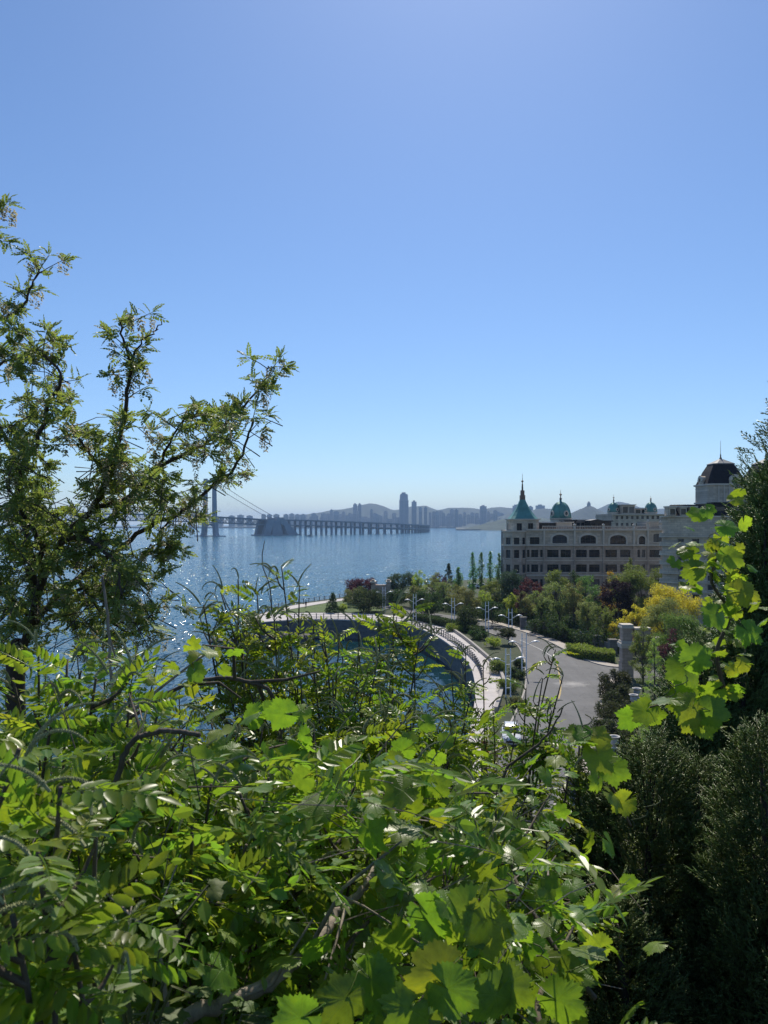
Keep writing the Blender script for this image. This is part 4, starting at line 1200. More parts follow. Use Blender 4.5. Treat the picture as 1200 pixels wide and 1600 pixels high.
tree(776, Yb(958), 901, 38, 'round', 'mid', 'fresh green rounded tree in front of the poplars')
tree(757, Yb(962), 917, 26, 'loose', 'lime', 'yellow green young tree left of the fresh green rounded tree')
tree(799, Yb(972), 925, 34, 'loose', 'lime', 'yellow green spreading tree behind the lamp at the start of the bend')
tree(668, Yb(962), 922, 48, 'bush', 'dark', 'large round dark bush behind the road hedge', cat='bush')
tree(648, Yb(950), 915, 26, 'bush', 'olive', 'olive bush left of the large round dark bush', cat='bush')
tree(728, Yb(968), 922, 40, 'round', 'olive', 'grey olive tree behind the middle lamp')
tree(715, Yb(955), 907, 34, 'loose', 'willow', 'light green tree rising behind the grey olive tree')
tree(733, Yb(985), 946, 40, 'bush', 'dark', 'dark spreading pine bush on the verge in front of the grey olive tree', cat='bush')
tree(768, Yb(978), 938, 34, 'bush', 'dark', 'dark bush between the two right lamps beyond the road', cat='bush')
tree(830, 165, 899, 36, 'round', 'purple', 'reddish purple tree in front of the building base')
tree(813, 160, 911, 22, 'bush', 'purple', 'low purple bush left of the reddish purple tree', cat='bush')
for i, (px, tp, w, b, lab) in enumerate((
    (822, 919, 30, 978, 'small pale street tree at the first wall pier'),
    (846, 905, 36, 983, 'pale street tree behind the pavement below the reddish purple tree'),
    (874, 898, 42, 988, 'tall pale street tree in the middle of the row below the building'),
    (897, 903, 40, 992, 'tall pale street tree, third from the right in the row'),
    (919, 926, 40, 1004, 'grey green street tree behind the left end of the box hedge'),
    (945, 938, 40, 1012, 'bright green street tree behind the right half of the box hedge'))):
    tree(px, Yb(b), tp, w, 'loose', 'willow' if i < 5 else 'mid', lab, 'street trees behind the boundary wall', 'street_tree', dens=1.15, low=.22)
tree(868, 172, 892, 40, 'round', 'mid', 'dark green tree against the building base above the street trees', dens=.8)
tree(915, 170, 899, 44, 'round', 'poplar', 'fresh green tree against the building left of the plum tree')
tree(897, 176, 895, 36, 'bush', 'dark', 'dark green mass between the two trees against the building base', cat='bush')
tree(940, 178, 890, 30, 'cone', 'mid', 'small conifer shape against the building windows above the plum tree') if False else None
tree(956, 158, 893, 28, 'round', 'yellow', 'small golden tree left above the dark plum tree')
tree(964, 148, 903, 50, 'round', 'plum', 'very dark plum leaved tree between the golden trees', dens=1.3)
tree(985, 168, 872, 24, 'cone', 'mid', 'pointed green conifer rising behind the large round tree')
tree(1002, 150, 881, 74, 'round', 'mid', 'large round mid green tree in front of the building wing', dens=1.2)
tree(1050, 126, 908, 78, 'round', 'yellow', 'large golden topped tree in front of the balcony building')
tree(1040, 118, 935, 62, 'bush', 'willow', 'green bush filling the lower front of the large golden tree', cat='bush')
tree(993, 122, 940, 44, 'loose', 'yellow', 'bright golden young tree behind the gate pier', dens=1.4)
tree(960, 127, 965, 18, 'bush', 'yellow', 'small golden shrub between gate pier and street trees', cat='bush')
tree(1062, 100, 952, 66, 'round', 'mid', 'bright green tree left of the tall dark conifer')
tree(1005, 95, 975, 36, 'round', 'mid', 'dense green tree directly right of the gate pier')
tree(1052, 90, 982, 44, 'bush', 'purple', 'low purple brown bush right of the young larch', cat='bush')
tree(1080, 84, 986, 60, 'bush', 'willow', 'grey green bush beside the purple brown bush', cat='bush')
tree(1022, 66, 998, 80, 'cone', 'larch', 'young yellow green larch behind the white urns', name='larch_tree', low=.04, dens=.9)
tree(1060, 70, 1040, 60, 'cone', 'dark', 'dark conifer behind the young larch', low=.02)
for px, Y, tp, w, lab in ((962, 91, 1046, 46, 'low dark pine, farthest of the four beside the road'), (966, 84, 1072, 52, 'low dark pine, third of the four beside the road'),
                         (962, 77, 1100, 58, 'low dark pine, second of the four beside the road'), (957, 70.5, 1128, 66, 'low dark pine, nearest of the four beside the road')):
    tree(px, Y, tp, w, 'bush', 'pine', lab, 'low pines beside the road', 'pine_tree', low=.05, dens=1.5, leaf=.3)
tree(794, 133, 984, 34, 'cloud', 'pine', 'flat topped dark pine on the verge between the lamps', name='pine_tree')
tree(770, 130, 996, 32, 'loose', 'lime', 'lime green young tree between the flat topped pine and the promenade')
tree(778, 108, 1030, 30, 'bush', 'mid', 'green shrub at the foot of the near verge lamp', cat='bush')
tree(806, 104, 1045, 26, 'bush', 'dark', 'dark shrub under the near road lamp', cat='bush')
tree(812, 112, 1030, 18, 'bush', 'dark', 'small dark shrub beside the road edge below the flat topped pine', cat='bush')
tree(795, 96, 1062, 34, 'bush', 'mid', 'mid green shrub lower on the verge', cat='bush')
tree(808, 88, 1090, 26, 'bush', 'olive', 'olive shrub at the bottom of the verge', cat='bush')
tree(748, 139, 985, 28, 'bush', 'dark', 'dark rounded shrub behind the promenade railing', cat='bush')
tree(714, 150, 975, 30, 'bush', 'hedge', 'clipped bright green bush behind the promenade', cat='bush')
for k, (px, Y, tp) in enumerate(((836, 146, 966), (852, 142, 970), (868, 139, 973), (884, 137, 980), (900, 136, 985), (912, 134, 992))):
    tree(px, Y, tp, 26, 'bush', 'dark', 'dark shrub at the foot of the boundary wall, %s counting from the bend' % ['first', 'second', 'third', 'fourth', 'fifth', 'sixth'][k], 'dark shrubs along the boundary wall', cat='bush')

def hedge(path, half, z0, z1, mat, label, seed=1, size=.2, top=None):
    rg = np.random.RandomState(seed)
    H_ = empty('hedge', (path[0][0], path[0][1], z0), label, 'hedge')
    p = np.asarray(path)[:, :2]; arc_ = np.r_[0, np.cumsum(np.linalg.norm(np.diff(p, axis=0), axis=1))]
    L = arc_[-1]; n_ = int(L * (2*half + 2*(z1-z0)) * 42 / (size/.2)**2)
    s = rg.rand(n_) * L; q = np.c_[np.interp(s, arc_, p[:, 0]), np.interp(s, arc_, p[:, 1])]
    t_ = np.gradient(p, axis=0); t_ /= np.linalg.norm(t_, axis=1, keepdims=True)
    nn = np.c_[-np.interp(s, arc_, t_[:, 1]), np.interp(s, arc_, t_[:, 0])]
    side = rg.rand(n_); u = np.where(side < .4, rg.uniform(-1, 1, n_), np.sign(rg.rand(n_) - .5)); h = np.where(side < .4, 1.0, rg.rand(n_))
    P = np.c_[q + nn * (u * half + rg.randn(n_)*.05)[:, None], z0 + h * (z1 - z0) + rg.randn(n_) * .05]
    mb = MB().inst(CL[0], rnd_frames(P, size, rg))
    o = mb.build('foliage', LM[mat], H_); o['kind'] = 'stuff'; o.matrix_parent_inverse = Matrix.Translation(-H_.location)
    at_parent(ribbon(p, -half*.9, half*.9, z0 - .05, z1 - .1), 'core', M_hedgecore, H_)
M_hedgecore = solid('hedge_twigs', (0.02, 0.03, 0.012), .95, var=.4, scale=3)
hp = smooth_path(gp([(905, 1026), (925, 1033), (948, 1037), (968, 1038)]), 20); hp[:, 1] += 2.9
hedge(hp, 1.5, 4.1, 5.5, 'hedge', 'clipped box hedge with a bright sunlit top beside the gate pier', 2, .2)
hedge(smooth_path(gp([(645, 969), (690, 977), (722, 985), (752, 993)]), 20), .9, 4.0, 5.3, 'dark', 'long dark hedge between far road and promenade', 3, .24)

# low planting that fills the beds between the trees
rgm = np.random.RandomState(31); mbm = MB(); PB = []
def bed(pts, n, h, d0=0):
    A_ = [G(*p) for p in pts]; xs = np.array([p.x for p in A_]); ys = np.array([p.y for p in A_])
    t_ = rgm.rand(n); k_ = np.interp(t_, np.linspace(0, 1, len(A_)), xs), np.interp(t_, np.linspace(0, 1, len(A_)), ys)
    dd = d0 + rgm.rand(n) * 26
    m_ = (np.sin(k_[0]*.9 + dd*.7) + np.sin(k_[1]*.6 - dd*.5) + 2) / 4
    PB.append(np.c_[k_[0] + (k_[0]/k_[1])*dd, k_[1] + dd, 4 + rgm.rand(n)**.7 * h * (.35 + .9*m_)])
bed([(640, 949), (700, 959), (760, 970), (806, 981)], 9000, 2.2, 2.5)
bed([(806, 980), (850, 994), (890, 1012), (925, 1024)], 11000, 2.4, 4.5)
bed([(925, 1024), (990, 1030), (1080, 1034)], 7000, 2.6, 4)
PB = np.concatenate(PB)
for q in range(3): mbm.inst(CL[q], rnd_frames(PB[q::3], .34, rgm))
setp(mbm.build('undergrowth', LM['dark']), 'dark low planting between the trees beyond the road', None, None, 'stuff')

# ------------------------------------------------------------------ lamps
M_lamp = solid('lamp_white_metal', (0.74, 0.75, 0.76), .4, .2, var=.05)
M_lens = solid('lamp_lens', (0.7, 0.7, 0.68), .3, var=.03)
def make_lamp():
    t = empty('street_lamp', (0, 0, 0))
    for sx in (-.3, .3):
        MB().lathe([(.12, 0), (.12, .25), (.075, .28), (.065, 5.9), (.03, 6.0)], 8, (sx, 0, 0)).build('pole', M_lamp, t, True)
    cb = MB()
    for z in (1.2, 2.6, 4.0, 5.2): cb.box(-.24, .24, -.035, .035, z, z+.08)
    cb.build('crossbar', M_lamp, t)
    for sg in (-1, 1):
        A_ = [(sg*.3, 0, 4.35), (sg*.8, 0, 4.55), (sg*1.3, 0, 4.85)]
        ar_ = MB().tube(smooth_path(A_, 7), [.05]*7, 6).build('arm', M_lamp, t, True)
        n_ = 11; V = []
        for i in range(n_):
            u = i/(n_-1); w_ = .34*math.sin(math.pi*(.12+.86*u))**.6; x_ = 1.0+1.15*u; z_ = 4.72+.42*u-.28*u*u*1.4
            V += [(sg*x_, -w_, z_), (sg*x_, 0, z_+.14*math.sin(math.pi*(.1+.8*u))), (sg*x_, w_, z_), (sg*x_, 0, z_-.05)]
        f = [(4*i+k, 4*i+(k+1) % 4, 4*i+4+(k+1) % 4, 4*i+4+k) for i in range(n_-1) for k in range(4)] + [(0, 1, 2, 3), (4*n_-1, 4*n_-2, 4*n_-3, 4*n_-4)]
        hd = MB().add(V, f).build('lamp_head', M_lamp, t, True)
        MB().box(min(sg*1.25, sg*1.8), max(sg*1.25, sg*1.8), -.17, .17, 4.73, 4.77).build('lens', M_lens, hd)
    return t
lamp0 = make_lamp()
lamps = [(561, 905, 10, 'slim double pole lamp in front of the purple tree, left one of the pair'), (577, 901, -20, 'slim double pole lamp in front of the purple tree, right one of the pair'),
         (600, 917, 15, 'white double pole lamp beside the tan gate'), (648, 928, 12, 'white lamp left of the large round dark bush'), (708, 934, 8, 'white lamp in front of the hedge and grey olive tree'),
         (761, 940, 5, 'white lamp between the grey olive tree and the yellow green tree'), (797.5, 951, 3, 'white lamp rising behind the flat topped pine'),
         (819, 989, 4, 'white lamp at the road edge, nearest on the carriageway'), (794, 1013, 12, 'white lamp low on the verge, nearest of all to the promenade')]
for i, (px, tp, rz, lab) in enumerate(lamps):
    o = lamp0 if i == 0 else copy_tree(lamp0)
    Y = (EYE - 10) * F / (tp - HZ)
    o.location = ((px - 600) / F * Y, Y, 4.0); o.rotation_euler = (0, 0, R(rz))
    setp(o, lab, 'street lamp', 'double pole street lamps')

# ------------------------------------------------------------------ gate, walls, urns
M_gate = stone('gate_stone', (0.50, 0.38, 0.30))
def gate_pier(px, top, base, w, label, full=True):
    b_ = G(px, base); s = b_.y / F; H = EYE - (top - HZ) * s - 4; h = w * s / 2
    t = empty('gate_pier', (b_.x, b_.y + h, 4.0), label, 'gate pier')
    MB().box(-h, h, -h, h, 0, H*.30).build('base', M_gate, t)
    MB().box(-h*.9, h*.9, -h*.9, h*.9, H*.30+.002, H*.56).build('shaft', M_gate, t)
    for z0_, z1_, k in ((.56, .60, 1.12), (.603, .65, 1.22), (.653, .69, 1.05), (.93, .955, 1.12), (.958, 1.0, 1.0)):
        MB().box(-h*k, h*k, -h*k, h*k, H*z0_, H*z1_).build('moulding', M_trim, t)
    MB().box(-h*.86, h*.86, -h*.86, h*.86, H*.692, H*.929).build('shaft', M_gate, t)
    return t, h, H
gt, gh, gH = gate_pier(981, 976, 1060, 18, 'tall tan stone gate pier with stacked mouldings at the road corner')
at_parent(MB().box(gt.location.x + gh*1.25, gt.location.x + gh*1.25 + 2.2, gt.location.y - gh*.7, gt.location.y + gh*.7, 4 + gH*.66, 4 + gH*.90), 'lintel', M_gate, gt)
at_parent(MB().box(gt.location.x + gh*1.25, gt.location.x + gh*1.25 + 2.2, gt.location.y - gh*.9, gt.location.y + gh*.9, 4 + gH*.902, 4 + gH*.935), 'coping', M_trim, gt)
b_ = W(1024, 990, 112)
t = empty('gate_pier', (b_.x, b_.y, 4.0), 'second gate pier mostly hidden behind the green tree by the larch', 'gate pier')
for k, (z0_, z1_, r_) in enumerate(((0, b_.z - 5.4, .4), (b_.z - 5.39, b_.z - 5.1, .55), (b_.z - 5.09, b_.z - 4.8, .42), (b_.z-4.79, b_.z-4.5, .55))):
    MB().box(-r_, r_, -r_, r_, z0_, z1_).build('shaft' if k == 0 else 'moulding', M_gate if k == 0 else M_trim, t)
# tan gate house at the far end of the road
b_ = G(595, 944)
t = empty('gatehouse', (b_.x, b_.y, 4.0), 'small tan gatehouse with two piers beside the purple tree', 'gatehouse')
MB().box(-1.7, 1.7, 0, 1.6, 0, 5.0).build('wall', M_gate, t)
for sx in (-2.0, 2.0):
    MB().box(sx-.55, sx+.55, -.3, 1.9, 0, 5.6).build('pier', M_gate, t); MB().box(sx-.7, sx+.7, -.45, 2.05, 5.603, 5.95).build('moulding', M_trim, t); MB().box(sx-.4, sx+.4, 0, 1.6, 5.953, 6.4).build('moulding', M_gate, t)
MB().box(-1.0, 1.0, -.02, .3, .01, 2.6).build('door', M_dark, t)
# boundary wall
M_wall = stone('grey_wall_stone', (0.20, 0.19, 0.18))
wp = [G(822, 986), G(858, 996), G(921, 1013), G(941, 1020), G(966, 1027)]
for p_ in wp: p_.y += 3.0
bw = empty('boundary_wall', wp[0], 'grey stone boundary wall with square piers behind the pavement', 'wall')
for p_ in wp:
    at_parent(MB().box(p_.x-.6, p_.x+.6, p_.y-.6, p_.y+.6, 4, 6.2).box(p_.x-.68, p_.x+.68, p_.y-.68, p_.y+.68, 6.203, 6.4), 'pier', M_wall, bw)
for a, b in zip(wp[:-1], wp[1:]):
    d = (b - a).normalized(); a2, b2 = a + d*.8, b - d*.8
    at_parent(ribbon([tuple(a2), tuple(b2)], -.15, .15, 4, 5.7), 'panel', M_wall, bw)
# urn wall
M_urn = solid('urn_white', (0.52, 0.50, 0.47), .7, var=.2, scale=4, bump=.3, bscale=20)
us = [(895, 1187), (935, 1165), (960, 1150), (990, 1085), (995, 1075)]
ur_pts = []
for px, py in us:
    Y = (EYE - 6.8) * F / (py - HZ); ur_pts.append(((px-600)/F*Y, Y))
uw = empty('garden_wall', (ur_pts[0][0], ur_pts[0][1], 4), 'low garden wall with piers carrying white urns', 'wall')
for x_, y_ in ur_pts:
    at_parent(MB().box(x_-.42, x_+.42, y_-.42, y_+.42, 3.6, 5.55).box(x_-.52, x_+.52, y_-.52, y_+.52, 5.553, 5.7), 'pier', M_wall, uw)
for (a, b) in zip(ur_pts[:-1], ur_pts[1:]):
    a3, b3 = Vector((*a, 4)), Vector((*b, 4)); d = (b3-a3).normalized()
    at_parent(ribbon([tuple(a3+d*.5), tuple(b3-d*.5)], -.14, .14, 3.6, 4.9), 'panel', M_wall, uw)
um = MB().lathe([(.26, 0), (.28, .06), (.16, .12), (.12, .2), (.2, .28), (.33, .42), (.38, .6), (.33, .78), (.3, .84), (.36, .93), (.47, 1.02), (.5, 1.08), (.48, 1.1), (.40, 1.09), (.34, 1.0), (.28, .9)], 20).mesh('bowl', M_urn, True)
for k, (x_, y_) in enumerate(ur_pts):
    u = empty('urn', (x_, y_, 5.7), ['white stone urn nearest the road edge, leftmost of the row', 'white stone urn with a wide rim, second from the road', 'white stone urn with a wide rim, third from the road', 'white stone urn before the larch, second farthest', 'white stone urn farthest along the garden wall'][k], 'urn', 'white urns on the garden wall')
    obj('bowl', um, u)
    MB().lathe([(.33, .93), (.0, .97)], 14).build('soil', M_hillside, u)

# low red barrier seen through the shrubs
M_red = solid('brick_red', (0.30, 0.075, 0.04), .85, var=.25, scale=3)
for k, (px, py, w_) in enumerate(((768, 1183, 20), (757, 1166, 11))):
    Y = 62; c = W(px, py, Y); s = Y/F
    t = empty('red_panel', (c.x, Y, 4), ['brick red panel glimpsed low through the shrubs left of the car', 'smaller brick red panel just above the wider one'][k], 'panel')
    MB().box(-w_*s/2, w_*s/2, -.06, .06, max(.3, c.z-4-.45), c.z-4+.45).build('board', M_red, t)
    for sx in (-.8, .8): MB().box(sx*w_*s/2-.04, sx*w_*s/2+.04, .065, .14, 0, c.z-4+.5).build('post', M_dark, t)

# ------------------------------------------------------------------ cars
M_car = solid('white_car_paint', (0.72, 0.72, 0.72), .22, var=.02, spec=.6)
M_tyre = solid('tyre_rubber', (0.015, 0.015, 0.015), .9)
M_rim = solid('rim_alloy', (.4, .4, .42), .35, .8)
M_lampg = solid('headlight_glass', (.5, .52, .55), .1)
M_cglass = glass_mat('car_glass', (0.012, 0.016, 0.022))
def make_car():
    t = empty('parked_car', (0, 0, 0))
    prof = [(-2.25, .45), (-2.28, .75), (-2.1, .92), (-1.15, 1.04), (-.45, 1.52), (.2, 1.62), (1.1, 1.58), (1.85, 1.12), (2.2, 1.02), (2.25, .5)]   # front at -y
    V = []
    for y_, z_ in prof:
        pass
    sec = []
    ys = np.linspace(-2.28, 2.26, 30)
    belt = np.interp(ys, [-2.28, -2.1, -1.15, 2.0, 2.26], [.72, .90, 1.0, 1.02, .85])
    wid = np.interp(ys, [-2.28, -2.0, -1.4, 1.6, 2.1, 2.26], [.62, .82, .90, .90, .84, .7])
    n_ = len(ys)
    for i in range(n_):
        w_, b_ = wid[i], belt[i]
        sec.append([(-w_*.9, ys[i], .28), (-w_, ys[i], .5), (-w_, ys[i], b_-.18), (-w_*.93, ys[i], b_-.03), (0, ys[i], b_+.05), (w_*.93, ys[i], b_-.03), (w_, ys[i], b_-.18), (w_, ys[i], .5), (w_*.9, ys[i], .28)])
    V = [p for s_ in sec for p in s_]
    f = [(9*i+k, 9*i+(k+1) % 9, 9*i+9+(k+1) % 9, 9*i+9+k) for i in range(n_-1) for k in range(9)] + [tuple(range(8, -1, -1)), tuple(range(9*n_-9, 9*n_))]
    MB().add(V, f).build('body', M_car, t, True)
    def cab(ring): return [(-ring[0], ring[1], ring[2]), (ring[0], ring[1], ring[2])]
    A0, A1, B1, B0 = (.78, -1.12, 1.0), (.60, -.42, 1.56), (.58, 1.12, 1.56), (.74, 1.85, 1.02)
    rv = [(-.62, -.46, 1.553), (.62, -.46, 1.553), (.6, 1.12, 1.553), (-.6, 1.12, 1.553), (-.5, -.2, 1.64), (.5, -.2, 1.64), (.48, .9, 1.63), (-.48, .9, 1.63)]
    MB().add(rv, [(0, 1, 5, 4), (1, 2, 6, 5), (2, 3, 7, 6), (3, 0, 4, 7), (4, 5, 6, 7), (3, 2, 1, 0)]).build('roof', M_car, t)
    MB().add([(-A0[0], A0[1], A0[2]), (A0[0], A0[1], A0[2]), (A1[0], A1[1], A1[2]), (-A1[0], A1[1], A1[2])], [(0, 1, 2, 3)]).build('windscreen', M_cglass, t)
    MB().add([(B0[0], B0[1], B0[2]), (-B0[0], B0[1], B0[2]), (-B1[0], B1[1], B1[2]), (B1[0], B1[1], B1[2])], [(0, 1, 2, 3)]).build('rear_window', M_cglass, t)
    for sg in (-1, 1):
        MB().add([(sg*A0[0], A0[1], A0[2]), (sg*A1[0], A1[1], A1[2]), (sg*B1[0], B1[1], B1[2]), (sg*B0[0], B0[1], B0[2])], [(0, 1, 2, 3)]).build('side_window', M_cglass, t)
        MB().tube([(sg*A0[0], A0[1], A0[2]), (sg*A1[0], A1[1], A1[2])], .045, 6).tube([(sg*B0[0], B0[1], B0[2]), (sg*B1[0], B1[1], B1[2])], .06, 6).tube([(sg*.80, .35, 1.0), (sg*.61, .35, 1.56)], .04, 6).build('pillar', M_car, t)
        MB().box(min(sg*.88, sg*1.06), max(sg*.88, sg*1.06), -.98, -.86, .98, 1.12).build('mirror', M_car, t)
        MB().lathe([(.01, -.02), (.13, -.01), (.15, .03), (.10, .07), (.01, .08)], 10).build('headlight', M_lampg, t, True).matrix_basis = Matrix.Translation((sg*.60, -2.2, .72)) @ Matrix.Rotation(R(90), 4, 'X')
        for y_ in (-1.4, 1.4):
            w_ = MB().lathe([(.2, -.1), (.32, -.1), (.33, 0), (.32, .1), (.2, .1)], 18).build('wheel', M_tyre, t, True)
            w_.matrix_basis = Matrix.Translation((sg*.82, y_, .33)) @ Matrix.Rotation(R(90), 4, 'Y')
            MB().lathe([(.01, -.08), (.2, -.09), (.2, .09), (.01, .08)], 14).build('rim', M_rim, w_, True)
    MB().box(-.55, .55, -2.31, -2.26, .42, .62).build('grille', M_dark, t)
    MB().box(-.24, .24, -2.335, -2.312, .34, .44).build('number_plate', M_whi, t)
    return t
c0 = make_car()
c = G(799, 1158); c0.location = (c.x, c.y, 4.03); c0.rotation_euler = (0, 0, R(-8))
c0.name = 'white_car'
setp(c0, 'white car coming towards the viewer on the road, seen through the shrubs', 'car', 'white cars')
for px, py, lab, rz in ((741, 919, 'white car glinting behind the poplars, left of the parked two', 80), (753, 919.5, 'white car glinting behind the poplars, right of the parked two', 85), (637, 935, 'white car half hidden beside the round blue green tree', 60)):
    k = copy_tree(c0); c = G(px, py); k.location = (c.x, c.y, 4.0); k.rotation_euler = (0, 0, R(rz)); setp(k, lab, 'car', 'white cars')

# person on the white path
def person(loc, rz, label):
    t = empty('person', loc, label, 'person', rz=rz)
    def skin(name, vs, es, rad, mat):
        me = bpy.data.meshes.new(name); me.from_pydata(vs, es, []); me.materials.append(mat)
        o = bpy.data.objects.new(name, me); COL.objects.link(o); o.parent = t
        md = o.modifiers.new('skin', 'SKIN'); sv = me.skin_vertices[0].data
        for i, r_ in enumerate(rad): sv[i].radius = (r_, r_ * .8)
        sv[0].use_root = True
        o.modifiers.new('sub', 'SUBSURF').levels = 1
        return o
    vs = [(0, 0, .92), (0, 0, 1.2), (0, 0, 1.42), (0, -.01, 1.52), (0, -.02, 1.64), (0, -.01, 1.74), (.1, 0, .86), (.11, -.05, .48), (.11, .06, .09), (.11, -.08, .04), (-.1, 0, .86), (-.11, .08, .48), (-.11, .14, .09), (-.11, .0, .04), (.2, 0, 1.4), (.25, .04, 1.14), (.24, -.06, .9), (.24, -.08, .8), (-.2, 0, 1.4), (-.25, .02, 1.14), (-.24, -.04, .9), (-.24, -.06, .8)]
    es = [(0, 1), (1, 2), (2, 3), (3, 4), (4, 5), (0, 6), (6, 7), (7, 8), (8, 9), (0, 10), (10, 11), (11, 12), (12, 13), (2, 14), (14, 15), (15, 16), (16, 17), (2, 18), (18, 19), (19, 20), (20, 21)]
    rad = [.15, .15, .16, .055, .09, .07, .1, .075, .05, .045, .1, .075, .05, .045, .075, .05, .038, .035, .075, .05, .038, .035]
    skin('body', vs, es, rad, solid('dark_red_clothes', (0.07, 0.03, 0.03), .9))
    MB().lathe([(.1, 1.66), (.115, 1.74), (.07, 1.83), (.01, 1.85)], 10, (0, .015, 0)).build('hair', solid('black_hair', (.01, .01, .01), .6), t, True)
person(tuple(G(478, 949.5)), R(40), 'person in dark clothes standing on the white path by the lawn')
# ------------------------------------------------------------------ leaf, spike and spray shapes
def leaflet(base, tip, w, nrm, fold=.18, hi=False):
    """pointed oval leaflet folded along its midrib"""
    base = np.array(base, float); tip = np.array(tip, float)
    d = tip - base; L = np.linalg.norm(d); d /= L
    s = np.cross(d, nrm); s /= np.linalg.norm(s); n_ = np.cross(s, d)
    if hi:
        V = [base]
        for t, k in ((.2, .72), (.45, 1.0), (.72, .78)):
            c = base + d*L*t - n_*L*.10*t*t
            V += [c - s*w*.5*k + n_*w*fold*k, c - n_*0, c + s*w*.5*k + n_*w*fold*k]
        V += [tip - n_*L*.10]
        T = [(0, 2, 1), (0, 3, 2), (1, 2, 5), (1, 5, 4), (2, 3, 6), (2, 6, 5), (4, 5, 8), (4, 8, 7), (5, 6, 9), (5, 9, 8), (7, 8, 10), (8, 9, 10)]
        return np.array(V), np.array(T)
    V = [base, base + d*L*.3 - s*w*.48 + n_*w*fold, base + d*L*.68 - s*w*.42 + n_*w*fold*.8, tip, base + d*L*.68 + s*w*.42 + n_*w*fold*.8, base + d*L*.3 + s*w*.48 + n_*w*fold]
    T = [(0, 2, 1), (0, 3, 2), (0, 4, 3), (0, 5, 4)]
    return np.array(V), np.array(T)

def pinnate(seed, pairs, ll, lw, droop, hi=False, ang=62, pet=.16, curl=0.0):
    """compound leaf of unit length along +Y, upper side +Z"""
    rg = np.random.RandomState(seed); mb_v, mb_t, n0 = [], [], 0
    bend = rg.uniform(-.12, .12)
    def ax(t): return np.array([bend*t*t, t*(1-.12*droop*t), -droop*t*t + .12*t])
    pts = [ax(t) for t in np.linspace(0, 1, 5)]
    r_ = MB().tube(pts, np.linspace(.009, .003, 5), 3, False)
    V = r_.v[0]; q = r_.f[0]
    mb_v.append(V); mb_t.append(np.vstack([q[:, [0, 1, 2]], q[:, [0, 2, 3]]])); n0 = len(V)
    for i in range(pairs):
        t = pet + (1-pet) * (i + .3) / (pairs + .2)
        tang = ax(min(1, t+.02)) - ax(t); tang /= np.linalg.norm(tang)
        k = .78 + .3 * math.sin(math.pi * (t*.85 + .1))
        for sg in (-1, 1):
            a = R(ang - 18*t + rg.uniform(-9, 9)); lift = rg.uniform(-.3, .12) - curl
            side = np.array([sg, 0, lift]); d = tang*math.cos(a) + side*math.sin(a); d /= np.linalg.norm(d)
            up = np.array([rg.uniform(-.35, .35), rg.uniform(-.3, .3), 1])
            b = ax(t); v, f = leaflet(b + d*ll*.06, b + d*ll*k*rg.uniform(.9, 1.1), lw*k, up, .16, hi)
            mb_v.append(v); mb_t.append(f + n0); n0 += len(v)
    e = ax(1); tg_ = ax(1) - ax(.95); tg_ /= np.linalg.norm(tg_)
    v, f = leaflet(e, e + tg_*ll, lw, np.array([0, 0, 1]), .16, hi); mb_v.append(v); mb_t.append(f + n0)
    V = np.concatenate(mb_v); return V, np.concatenate(mb_t), None

def grape(seed, n=56, rings=3):
    """lobed toothed vine leaf; stalk joins at the origin, tip along +Y, unit radius"""
    rg = np.random.RandomState(seed)
    lobes = [(0, 1.0, 26), (rg.uniform(48, 58), rg.uniform(.80, .95), 26), (-rg.uniform(48, 58), rg.uniform(.80, .95), 26), (rg.uniform(100, 112), rg.uniform(.70, .84), 30), (-rg.uniform(100, 112), rg.uniform(.70, .84), 30), (145, .66, 26), (-145, .66, 26)]
    deep = rg.uniform(.20, .34)
    th = np.linspace(-168, 168, n)
    r_ = np.zeros(n)
    for c, L, w in lobes:
        x = np.abs(th - c) / w
        r_ = np.maximum(r_, L * (1 - deep * np.minimum(x, 1.3)**1.1))
    r_ *= 1 + .11 * (np.where(np.arange(n) % 2 == 0, .55, -.45)) + .03*rg.randn(n)
    a = np.radians(th); V = [(0, 0, 0)]; fr = [.38, .72, 1.0] if rings == 3 else [.6, 1.0]
    cup, tw, wav = rg.uniform(-.22, .16), rg.uniform(-.25, .25), rg.uniform(.02, .07)
    for k in fr:
        for i in range(n):
            x, y = r_[i]*k*math.sin(a[i]), r_[i]*k*math.cos(a[i])
            z = cup*(x*x*1.1 + y*y*.5) + tw*x*y - .13*max(0, y)**2 + wav*k*k*math.cos(a[i]*2.6 + seed) - .10*abs(x) + .05*math.sin(x*5+seed)*math.sin(y*4)*k
            V.append((x, y, z))
    T = [(0, i+2, i+1) for i in range(n-1)]
    for q in range(len(fr)-1):
        o_ = 1 + q*n
        for i in range(n-1): T += [(o_+i, o_+i+1, o_+n+i+1), (o_+i, o_+n+i+1, o_+n+i)]
    V = np.array(V); uv = V[:, :2].copy()
    # leaf stalk
    st = MB().tube([(0, 0, -.01), (0, -.25, -.06), (.02, -.55, -.2), (.03, -.85, -.42)], [.022, .02, .018, .02], 3, False)
    q = st.f[0]; n0 = len(V)
    return np.vstack([V, st.v[0]]), np.array([t[::-1] for t in T] + [tuple(x) for x in np.vstack([q[:, [0, 1, 2]], q[:, [0, 2, 3]]]) + n0]), np.vstack([uv, np.full((len(st.v[0]), 2), 9.0)])

def ovate(seed):
    rg = np.random.RandomState(seed)
    v, f = leaflet((0, 0, 0), (rg.uniform(-.1, .1), 1, -.15), .55, np.array([0, 0, 1.0]), .14, True); return v, f, None

